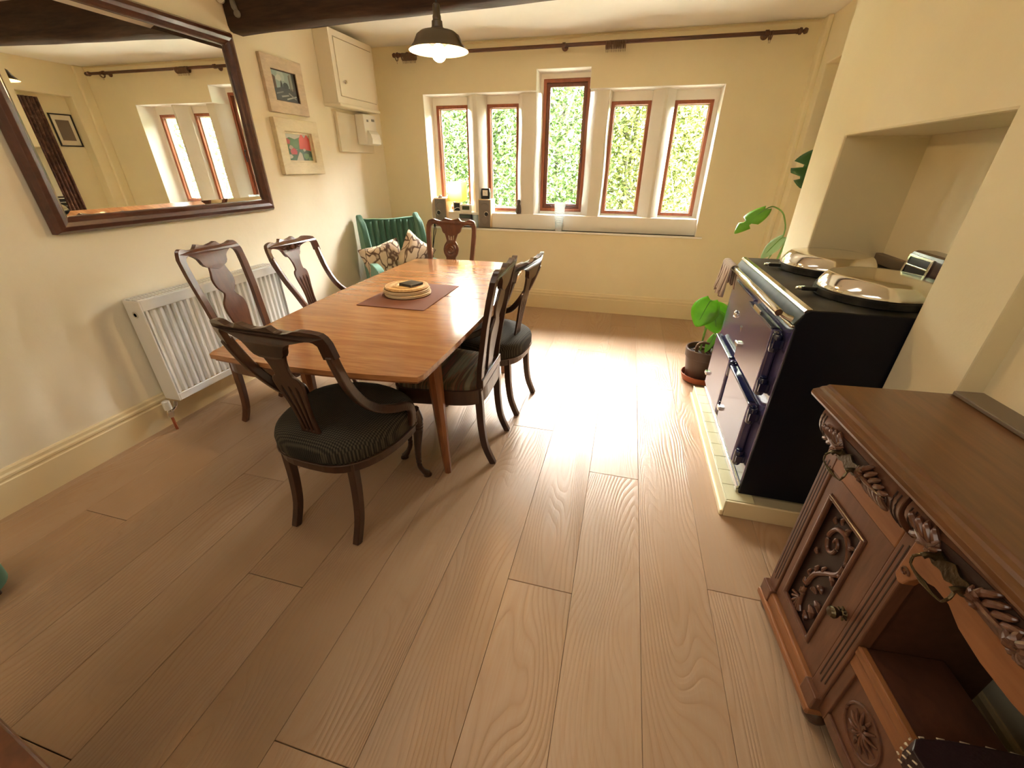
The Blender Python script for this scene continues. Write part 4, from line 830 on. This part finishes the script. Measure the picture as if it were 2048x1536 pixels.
# ------------------------------------------------------------------ potted monstera
pt_ = empty('potted_monstera', (.648, 2.935, 0), 0, 'monstera plant in a dark brown pot beside the range cooker', 'plant')
MB().lathe([(.085, .004), (.112, .008), (.128, .055), (.123, .055), (.108, .012), (0, .012)], (0, 0, 0), 32).build('saucer', M['terra'], pt_, smooth=True)
MB().lathe([(.088, .013), (.094, .02), (.118, .185), (.124, .188), (.128, .245), (.124, .250), (.117, .248), (.112, .19), (0, .19)], (0, 0, 0), 36).build('pot', M['pot'], pt_, smooth=True)
MB().lathe([(.112, .195), (.115, .215), (.06, .225), (0, .222)], (0, 0, 0), 28).build('soil', M['soil'], pt_, smooth=True)
def leaf(base, tip, width, m, name='leaf', cuts=0, droop=.1, nrm=(0, -1, .6), stem=None, parent=pt_):
    b, t_ = Vector(base), Vector(tip); ax = (t_ - b); Ln = ax.length; ax.normalize(); n_ = Vector(nrm); n_ = (n_ - ax * n_.dot(ax)).normalized(); sd = ax.cross(n_).normalized()
    q = MB(); K = 17
    for s_ in (-1, 1):
        out = []
        for i in range(K):
            u = i / (K - 1); wd = width * (max(0, math.sin(PI * min(1, u * .93 + .06))) ** .7) * (1 - .35 * u)
            if cuts and .2 < u < .9 and math.sin(u * PI * cuts * 2 + .5) > .55: wd *= .42
            out.append((u, wd))
        if True: heart = -.10 * Ln
        vs = []
        for u, wd in out:
            for k in range(4):
                f = k / 3; x = u * Ln + (heart * (f ** 1.5) * (1 - u) ** 3); dz = -droop * Ln * (u ** 2) - .10 * wd * f * f + .06 * wd * f
                vs.append(b + ax * x + sd * s_ * wd * f + n_ * dz)
        q.add(vs, [(i * 4 + k, i * 4 + k + 1, (i + 1) * 4 + k + 1, (i + 1) * 4 + k) for i in range(K - 1) for k in range(3)])
    o = q.build(name, m, parent, smooth='all')
    s2 = o.modifiers.new('thickness', 'SOLIDIFY'); s2.thickness = .0015
    if stem:
        MB().sweep(list(stem) + [tuple(b), tuple(b + ax * Ln * .9 - n_ * (droop * Ln * .8 + .002))], [.0045] * len(stem) + [.0035, .001], 6, smooth=5).build('leaf_stalk', M['stem'], o, smooth=True)
    return o
# coordinates below are relative to the pot
leaf((-.035, .0, .59), (-.105, -.06, .42), .105, M['leafg'], cuts=0, droop=.05, nrm=(-.3, -1, .35), stem=[(-.03, .0, .21), (-.03, .01, .35)])
leaf((-.00, .02, .555), (.075, -.04, .45), .075, M['leafg'], cuts=0, droop=.05, nrm=(-.2, -1, .4), stem=[(-.028, .02, .21), (-.015, .03, .40)])
leaf((-.01, -.03, .52), (.03, -.08, .39), .085, M['leafg'], cuts=0, droop=.05, nrm=(-.3, -1, .5), stem=[(-.028, -.01, .21), (-.03, -.01, .38)])
leaf((.04, .0, .35), (-.01, -.06, .24), .032, M['leafg'], droop=.05, nrm=(-.5, -1, .2), stem=[(.05, .0, .22), (.06, .02, .30)])
leaf((.19, .17, 1.145), (.02, .08, 1.025), .075, M['leafg'], cuts=2, droop=.12, nrm=(-.2, -.5, 1), stem=[(.06, .02, .22), (.16, .10, .6), (.34, .22, .95), (.33, .24, 1.09), (.26, .20, 1.15)])
leaf((.40, .20, 1.45), (.34, .14, 1.27), .13, M['leafd'], cuts=3, droop=.05, nrm=(-.5, -1, .3), stem=[(.08, .04, .22), (.30, .16, .7), (.40, .22, 1.2)])
leaf((.33, .17, .98), (.22, .10, .86), .045, M['leafp'], droop=.05, nrm=(-.5, -1, .3), stem=[(.08, .05, .22), (.26, .16, .6), (.36, .2, .9)])
q = MB()
for pts in ([(-.05, -.01, .20), (-.06, -.03, .27), (-.03, -.03, .30), (.03, -.02, .29), (.10, .0, .31)], [(.02, .01, .20), (.03, -.01, .27), (.01, -.03, .23), (.05, -.06, .21)], [(-.02, -.03, .24), (0, -.06, .215), (.04, -.08, .215)], [(.06, .0, .21), (.08, .0, .30), (.10, .02, .42), (.12, .03, .50)], [(.04, -.02, .21), (.07, -.01, .27), (.05, 0, .33), (.09, .01, .38), (.10, .02, .46)], [(-.07, .02, .22), (-.03, .03, .235), (.02, .06, .22)]):
    q.sweep(pts, [.012, .011, .009, .008, .005][:len(pts)], 7, smooth=4)
q.build('aerial_roots', M['root'], pt_, smooth=True)

# ------------------------------------------------------------------ carved sideboard
SB = empty('carved_sideboard', (.572, 1.155, 0), R(4.6), 'carved oak kneehole sideboard with brass drop handles by the right wall', 'sideboard')
# local: x into the wall, y negative toward the camera, z up. Front face near x=.05
TW = .885; ZT = .862
prf = [(.000, .812), (-.006, .817), (-.012, .819), (-.016, .824), (-.026, .828), (-.029, .836), (-.027, .845), (-.020, .848), (-.013, .850), (-.008, .855), (.002, .857), (.008, .862), (.358, .862), (.358, .812)]
MB().plate([prf], TW, lambda u, v, w_: (u, -w_, v)).build('top', M['oakside'], SB, .0012)
B('back_rail', M['slate'], .290, .357, -.30, -.004, .8625, .874, SB, .003)
def sb(name, m, x0, x1, y0, y1, z0, z1, bev=.003, parent=SB): return B(name, m, x0, x1, -y1, -y0, z0, z1, parent, bev)
for ya in (.035, .385, .845): sb('side_panel', M['inside'], .075, .350, ya, ya + .015, .06, .812)
sb('back_panel', M['inside'], .340, .350, .05, .385, .06, .812); sb('shelf', M['inside'], .066, .232, .400, .845, .352, .370); sb('bottom', M['inside'], .066, .350, .035, .86, .075, .09)
def drawer(y0, y1, z0, z1, hs, name='drawer'):
    d = empty(name, (0, 0, 0)); d.parent = SB; K = 9
    tz = lambda z: min(1, max(0, (z1 - z) / (z1 - z0))); xf = lambda z: .002 + .046 * tz(z) ** 2.4 - .010 * math.sin(PI * tz(z))
    pr = [(xf(z1 - (z1 - z0) * k / (K - 1)), z1 - (z1 - z0) * k / (K - 1)) for k in range(K)] + [(.09, z0), (.09, z1)]
    MB().plate([pr], y1 - y0, lambda u, v, w_: (u, -y0 - w_, v)).build('drawer_front', M['oakcarve'], d, .0015, smooth=True)
    for e in (y0 + .012, y0 + .024, y1 - .012, y1 - .024):
        MB().sweep([(xf(z) - .0003, -e, z) for z in [z1 - .014 - (z1 - z0 - .03) * k / 6 for k in range(7)]], .0018, 6, smooth=1).build('flute', M['oakdark'], d, smooth=True)
    zc = (z0 + z1) / 2 + .002; a_, b_2 = y0 + .036, y1 - .036; ym, hw = (a_ + b_2) / 2, (b_2 - a_) / 2; yr = sum(hs) / len(hs)
    lp = [(ym + hw * math.copysign(abs(math.cos(a)) ** .7, math.cos(a)), zc + .034 * math.sin(a)) for a in [2 * PI * (k + .5) / 36 for k in range(36)]]
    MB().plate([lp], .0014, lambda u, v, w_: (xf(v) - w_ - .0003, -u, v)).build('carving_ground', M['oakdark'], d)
    q = MB(); rn = random.Random(int(y0 * 999))
    def P3(u, v, dx): return (xf(v) - dx, -u, v)
    for hc in hs:
        for s_ in (-1, 1):
            for k in range(5):
                u0 = hc + s_ * (.040 + k * .0165)
                if not (a_ + .006 < u0 < b_2 - .006): continue
                amp = 1 - .12 * k
                for sg in (-1, 1):
                    pts = [(u0, zc + sg * .003), (u0 + s_ * .008, zc + sg * .016 * amp), (u0 + s_ * .022, zc + sg * .033 * amp), (u0 + s_ * .028, zc + sg * .041 * amp)]
                    q.sweep([P3(u, v, .004 + .003 * (n_2 == 2)) for n_2, (u, v) in enumerate(pts)], [.003, .0070, .0062, .002], 7, smooth=3)
            q.sweep([P3(hc + s_ * .03, zc, .004), P3(hc + s_ * .07, zc, .009), P3(min(max(hc + s_ * .125, a_), b_2), zc, .003)], [.005, .0055, .0015], 7)
            for k in range(5):
                a = R(-80 + 40 * k); q.sweep([P3(hc + s_ * .050, zc, .006), P3(hc + s_ * (.050 - .010 * math.cos(a)), zc + .012 * math.sin(a), .012), P3(hc + s_ * (.050 - .020 * math.cos(a)), zc + .026 * math.sin(a), .005)], [.003, .006, .002], 7)
    if len(hs) > 1:
        for k in range(9):
            a = 2 * PI * k / 9; q.sweep([P3(yr, zc, .008), P3(yr + .014 * math.cos(a), zc + .014 * math.sin(a), .013), P3(yr + .030 * math.cos(a), zc + .030 * math.sin(a), .003)], [.003, .0075, .003], 7)
    q.build('carving', M['oakcarve'], d, smooth=True)
    for hc in hs:
        h = empty('handle', (xf(zc) - .005, -hc, zc)); h.parent = d; h.name = 'drop_handle'
        q = MB().plate([spline([(-.044, .0), (-.034, .015), (-.016, .012), (0, .021), (.016, .012), (.034, .015), (.044, 0), (.032, -.014), (.014, -.010), (0, -.017), (-.014, -.010), (-.032, -.014)], 3, True)], .004, lambda u, v, w_: (-w_ - .004, u, v))
        for s_ in (-1, 1):
            q.sweep([(-.006, s_ * .034, 0), (-.018, s_ * .034, .003), (-.026, s_ * .034, -.002)], [.008, .005, .006], 8)
            q.sweep([(-.023, s_ * .036, 0), (-.030, s_ * .042, -.012), (-.032, s_ * .038, -.027)], [.0024, .0028, .0022], 8)
        q.sweep([(-.032, -.038, -.027), (-.033, -.026, -.030), (-.034, -.010, -.030), (-.034, 0, -.030), (-.034, .010, -.030), (-.033, .026, -.030), (-.032, .038, -.027)], [.0018, .0022, .0035, .005, .0035, .0022, .0018], 8, smooth=4)
        q.build('bail', M['brass'], h, smooth=True)
    return d
drawer(.036, .372, .700, .812, [.205]); drawer(.382, .868, .722, .812, [.520, .775])
arch = [(u * .87, v) for u, v in [(0, .722), (.53, .722), (.53, .615), (.512, .604), (.498, .612), (.490, .632), (.475, .655), (.44, .672), (.40, .672), (.36, .655), (.30, .646), (.23, .646), (.17, .655), (.13, .672), (.09, .672), (.055, .655), (.040, .632), (.032, .612), (.018, .604), (0, .615)]]
MB().plate([arch], .024, lambda u, v, w_: (.040 + w_, -.388 - u, v)).build('kneehole_arch', M['oaklight'], SB, .003)
for y_ in (.406, .834): MB().sweep([(.038, -(y_ + .012 * (1 - k / 14) * math.cos(k * .6)), .640 + .012 * (1 - k / 14) * math.sin(k * .6)) for k in range(13)], .0022, 6, smooth=1).build('scroll', M['oakcarve'], SB, smooth=True)
def stile(y0, y1, z0, z1, x0=.050, name='stile', gr=3):
    s_ = sb(name, M['oakflat'], x0, x0 + .04, y0, y1, z0, z1, .003)
    for k in range(gr):
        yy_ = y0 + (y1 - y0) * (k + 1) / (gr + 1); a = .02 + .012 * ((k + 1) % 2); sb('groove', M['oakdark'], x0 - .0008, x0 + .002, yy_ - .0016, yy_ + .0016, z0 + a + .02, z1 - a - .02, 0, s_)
    return s_
sb('frieze_rail', M['oaklight'], .050, .08, .082, .350, .645, .700)
stile(.036, .082, .125, .700); stile(.350, .400, .125, .722); stile(.838, .868, .125, .700)
sb('bottom_rail', M['oaklight'], .040, .08, .036, .400, .078, .122, .006); sb('base_moulding', M['oaklight'], .030, .08, .028, .406, .055, .079, .006)
for y in (.034, .350, .828): sb('foot_block', M['oakflat'], .036, .09, y - .006, y + .052, .055, .128, .004)
dd = empty('door', (0, 0, 0)); dd.parent = SB; dd.name = 'cupboard_door'
y0, y1, z0, z1 = .085, .347, .126, .643
a0, a1, b0, b1 = y0 + .030, y1 - .066, z0 + .05, z1 - .055
MB().plate([[(y0, z0), (y1, z0), (y1, z1), (y0, z1)], [(a0, b0), (a1, b0), (a1, b1), (a0, b1)]], .020, lambda u, v, w_: (.054 + w_, -u, v)).build('door_frame', M['oakflat'], dd, .002)
MB().plate([[(a0, b0), (a1, b0), (a1, b1), (a0, b1)], [(a0 + .012, b0 + .012), (a1 - .012, b0 + .012), (a1 - .012, b1 - .012), (a0 + .012, b1 - .012)]], .014, lambda u, v, w_: (.046 + w_ + 0, -u, v)).build('panel_moulding', M['oakcarve'], dd, .005, seg=3)
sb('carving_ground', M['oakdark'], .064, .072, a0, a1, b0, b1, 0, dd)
q = MB(); cy_ = (a0 + a1) / 2; cw_ = (a1 - a0) / 2 - .014; ch_ = (b1 - b0)
def P2(u, v, dx=0): return (.060 - dx, -(cy_ + u * cw_), b0 + v * ch_)
def cv(pts, r_, dx=.0): q.sweep([P2(u, v, dx) for u, v in pts], [r * .78 for r in r_], 8, smooth=5)
cv([(-.1, .04), (-.35, .22), (-.25, .40), (.25, .52), (.75, .62), (.80, .76), (.35, .86), (-.25, .84), (-.50, .74), (-.30, .66), (.05, .68), (.12, .75), (-.08, .78), (-.15, .74)], [.004, .008, .009, .009, .009, .009, .009, .008, .008, .007, .007, .006, .005, .004])
for (u, v), ang, s_ in [((-.3, .28), 150, 1), ((-.35, .36), 120, .9), ((-.1, .44), 110, 1), ((.2, .50), 100, .9), ((-.2, .20), 170, 1.1), ((.0, .30), 20, 1.2), ((.2, .38), 0, 1.2), ((.5, .55), -30, 1.1), ((.75, .62), -10, .9), ((.80, .72), 20, .9), ((.7, .82), 50, .9), ((.3, .88), 80, .9), ((-.1, .90), 100, .8), ((-.4, .86), 130, .8), ((-.55, .55), 140, .8), ((.3, .20), -40, 1.5), ((.45, .28), -20, 1.4), ((.2, .12), -60, 1.2)]:
    a = R(ang); dx, dz = math.cos(a) * .30 * s_, math.sin(a) * .065 * s_
    cv([(u, v), (u + dx * .5 - dz * 1.5, v + dz * .5 + dx * .05), (u + dx, v + dz)], [.004, .0095 * s_, .003], .002)
for k in range(7):
    a = R(200 + k * 20); cv([(-.40, .13), (-.40 + .5 * math.cos(a), .13 + .11 * math.sin(a))], [.004, .006])
q.build('carving', M['oakcarve'], dd, smooth=True)
kb = MB().lathe([(.011, 0), (.006, .008), (.007, .014), (.013, .020), (.015, .028), (.011, .036), (0, .038)], (0, 0, 0), 12, 'x')
for k in range(6): a = k * PI / 3; kb.sweep([(.004, .010 * math.cos(a), .010 * math.sin(a)), (.006, .018 * math.cos(a), .018 * math.sin(a))], [.004, .002], 6)
kb = kb.build('knob', M['brass'], dd, smooth=True); kb.scale = (-1, 1, 1); kb.location = (.053, -(y1 - .018), .385)
sb('shelf_edge', M['oaklight'], .052, .070, .400, .840, .346, .374, .004); sb('panel_rail', M['oaklight'], .056, .074, .400, .840, .305, .346, .003)
sb('lower_panel', M['oakflat'], .064, .075, .400, .840, .09, .305, .002); sb('lower_stile', M['oakflat'], .056, .065, .400, .428, .09, .306, .002); sb('lower_rail', M['oakcarve'], .056, .065, .428, .840, .09, .125, .003)
q = MB(); yc, zc = .508, .215
q.sweep([(.062, -(yc + .058 * math.cos(a)), zc + .060 * math.sin(a)) for a in [2 * PI * k / 24 for k in range(25)]], .0035, 6, smooth=1)
for k in range(12):
    a = 2 * PI * k / 12; q.sweep([(.064, -yc, zc), (.059, -(yc + .022 * math.cos(a)), zc + .024 * math.sin(a)), (.064, -(yc + .046 * math.cos(a)), zc + .048 * math.sin(a))], [.002, .005, .002], 6)
q.build('fan_carving', M['oakcarve'], SB, smooth=True)
for y, x in ((.055, .078), (.378, .078), (.845, .078), (.055, .32), (.378, .32), (.845, .32)):
    MB().lathe([(.020, .055), (.030, .046), (.034, .028), (.028, .010), (.016, 0)], (x, -y, 0), 18).build('bun_foot', M['walnut'], SB, smooth=True)
# bag on the kneehole shelf
bg_ = empty('woven_bag', (.765, .492, .3745), R(6), 'dark woven bag with white stitched edge on the kneehole shelf', 'bag')
MB().plate([spline([(-.115, -.09), (.09, -.09), (.11, -.07), (.11, .05), (.09, .07), (-.115, .07), (-.125, -.01)], 3, True)], .055, lambda u, v, w_: (u, v, w_)).build('bag_body', M['leather'], bg_, .015, seg=3)
q = MB()
for k in range(3):
    for z_ in (.010 + k * .018,):
        lp = spline([(-.118, -.092), (.09, -.092), (.112, -.07), (.112, .05), (.09, .072), (-.118, .072), (-.128, -.01)], 6, True)
        for i in range(0, len(lp) - 1, 1): q.sweep([(lp[i][0], lp[i][1], z_), (lp[i][0] * .6 + lp[i + 1][0] * .4, lp[i][1] * .6 + lp[i + 1][1] * .4, z_ + .003)], .0018, 5, smooth=1)
q.build('stitching', M['stitch'], bg_)
# black box at the back of the sideboard top
bx = tag(B('black_box', M['black'], .905, .965, .70, .930, .8755, .93, None, .006), 'black box on the back edge of the sideboard, at the right border of the picture', 'box'); 

for o in bpy.data.objects:
    if o.name.split('.')[0] in ('carving', 'stitching', 'fan_carving', 'screws', 'top_grille', 'crest_carving'): o['kind'] = 'stuff'

# ------------------------------------------------------------------ things at the left edge
ft = empty('green_footstool', (-2.085, .395, 0), 0, 'round dark green footstool at the left edge of the floor', 'footstool')
MB().lathe([(.105, .03), (.118, .04), (.12, .10), (.11, .125), (.07, .135), (0, .135)], (0, 0, 0), 32).build('pad', M['velvet'], ft, smooth=True)
for k in range(4): a = PI / 4 + k * PI / 2; MB().lathe([(.014, .035), (.012, 0)], ((.08) * math.cos(a), .08 * math.sin(a), 0), 10).build('leg', M['walnut'], ft, smooth=True)
ch = empty('wooden_chest', (0, 0, 0), 0, 'dark wooden chest top at the bottom left corner of the picture', 'chest')
CX, CY, CZ = -.60, .074, .72
ch.location = (CX, CY, 0); ch.rotation_euler = (0, 0, R(171.4 - 180))
MB().plate([[(.02, 0), (-.9, 0), (-.9, -.45), (.02, -.45)]], .025, lambda u, v, w_: (u, v, CZ - .025 + w_)).build('top', M['walnut2'], ch, .006)
B('carcass', M['walnut'], -.88, .0, -.43, -.02, .06, CZ - .026, ch, .004)
for x in (-.85, -.03):
    for y in (-.40, -.05): MB().lathe([(.02, .06), (.03, .04), (.02, 0)], (x, y, 0), 12).build('foot', M['walnut'], ch, smooth=True)

# ------------------------------------------------------------------ seen in the mirror: curtain and picture in the far right recess
cu_ = MB(); K = 40; vs = []
for z in (.02, 2.0):
    for i in range(K): y = 3.60 + .215 * i / (K - 1); vs.append((1.275 + .018 * math.sin(i * .95), y, z))
co = cu_.add(vs, [(i, i + 1, K + i + 1, K + i) for i in range(K - 1)]).build('door_curtain', M['curtain'], None, smooth='all', clean=False)
sm = co.modifiers.new('thickness', 'SOLIDIFY'); sm.thickness = .004
tag(co, 'brown patterned curtain hanging in the doorway recess right of the window, seen in the mirror', 'curtain')
fp = empty('framed_print', (1.25 + .368, 3.90, 1.70), 0, 'small dark-framed print in the far right recess, seen in the mirror', 'picture')
MB().plate([[(-.11, -.16), (.11, -.16), (.11, .16), (-.11, .16)], [(-.098, -.148), (.098, -.148), (.098, .148), (-.098, .148)]], .015, lambda u, v, w_: (-w_, u, v)).build('frame', M['black'], fp)
B('mount', M['cupboard2'], -.006, -.001, -.098, .098, -.148, .148, fp, 0); B('print', M['slate'], -.0075, -.006, -.065, .065, -.10, .10, fp, 0)
fp.location = (1.368, 4.015, 1.71)

# ------------------------------------------------------------------ outdoors
gd = MB().box(-40, 40, YB + 1.2, 60, -3.2, -3.0).build('ground_outside', M['paleground']); tag(gd, kind='structure')
def tree(x, y, h, rx, rz_, n_, m, label, seed):
    rn = random.Random(seed); t = empty('broadleaf_tree', (x, y, -3.0), 0, label, 'tree', 'trees outside the window')
    q = MB(); q.sweep([(0, 0, 0), (.1, 0, h * .3), (-.1, .1, h * .55), (.05, 0, h * .9)], [.16, .12, .08, .03], 8, smooth=3)
    for k in range(26):
        a = rn.random() * 2 * PI; z = h * (.25 + .6 * rn.random()); l = rx * (.5 + .5 * rn.random())
        p0 = (0, 0, z); p1 = (l * .5 * math.cos(a), l * .5 * math.sin(a), z + .2 + rn.random() * .3); p2 = (l * math.cos(a + .2), l * math.sin(a + .2), z + .3 + rn.random() * .9)
        q.sweep([p0, p1, p2], [.035, .022, .008], 5, smooth=3)
    q.build('trunk', M['bark'], t, smooth=True)
    vs = []; fs = []
    cl = [(rn.uniform(-1, 1) * rx * .8, rn.gauss(0, .42) * rx, h * (.48 + .47 * rn.random())) for _ in range(int(n_ / 90))]
    for i in range(n_):
        c_ = cl[i % len(cl)]; x_, y_, z_ = c_[0] + rn.gauss(0, .26), c_[1] + rn.gauss(0, .26), c_[2] + rn.gauss(0, .24)
        a = rn.random() * 2 * PI; b = rn.uniform(-.9, .9); s_ = rn.uniform(.030, .056)
        d = Vector((math.cos(a) * math.cos(b), math.sin(a) * math.cos(b), math.sin(b))) * s_; e = d.cross(Vector((rn.random() - .5, rn.random() - .5, 1))).normalized() * s_ * .55
        p = Vector((x_, y_, z_)); o = len(vs); vs += [p - d, p + e, p + d, p - e]; fs.append((o, o + 1, o + 2, o + 3))
    me = bpy.data.meshes.new('foliage'); me.from_pydata([tuple(v) for v in vs], [], fs); me.materials.append(m)
    o = bpy.data.objects.new('foliage', me); C.objects.link(o); o.parent = t; o['kind'] = 'stuff'
for i, (x, y, h, rx, n_, mm, lab) in enumerate([
    (-4.1, 8.9, 6.45, 1.05, 24000, 'foliage', 'bright green tree outside, behind the leftmost window'),
    (-2.75, 9.3, 6.6, 1.05, 24000, 'foliage', 'dense green tree outside, behind the second window from the left'),
    (-1.35, 8.8, 6.6, 1.05, 24000, 'foliage', 'green tree outside, behind the tall middle window'),
    (-.05, 9.3, 6.6, 1.05, 24000, 'foliage2', 'yellow-green tree outside, behind the window right of the middle'),
    (1.35, 8.9, 6.45, 1.1, 24000, 'foliage2', 'yellow-green tree outside, behind the rightmost window'),
    (-6.6, 9.4, 6.2, 1.5, 12000, 'foliage', 'green tree outside, left of all the trees seen through the windows'),
    (3.6, 9.2, 6.3, 1.4, 18000, 'foliage2', 'yellow-green tree outside beyond the right edge of the window'),
    (6.2, 9.6, 6.3, 1.5, 18000, 'foliage', 'green tree outside, seen in the mirror through the windows')]):
    tree(x, y, h, rx, 1, n_, M[mm], lab, 11 + i)
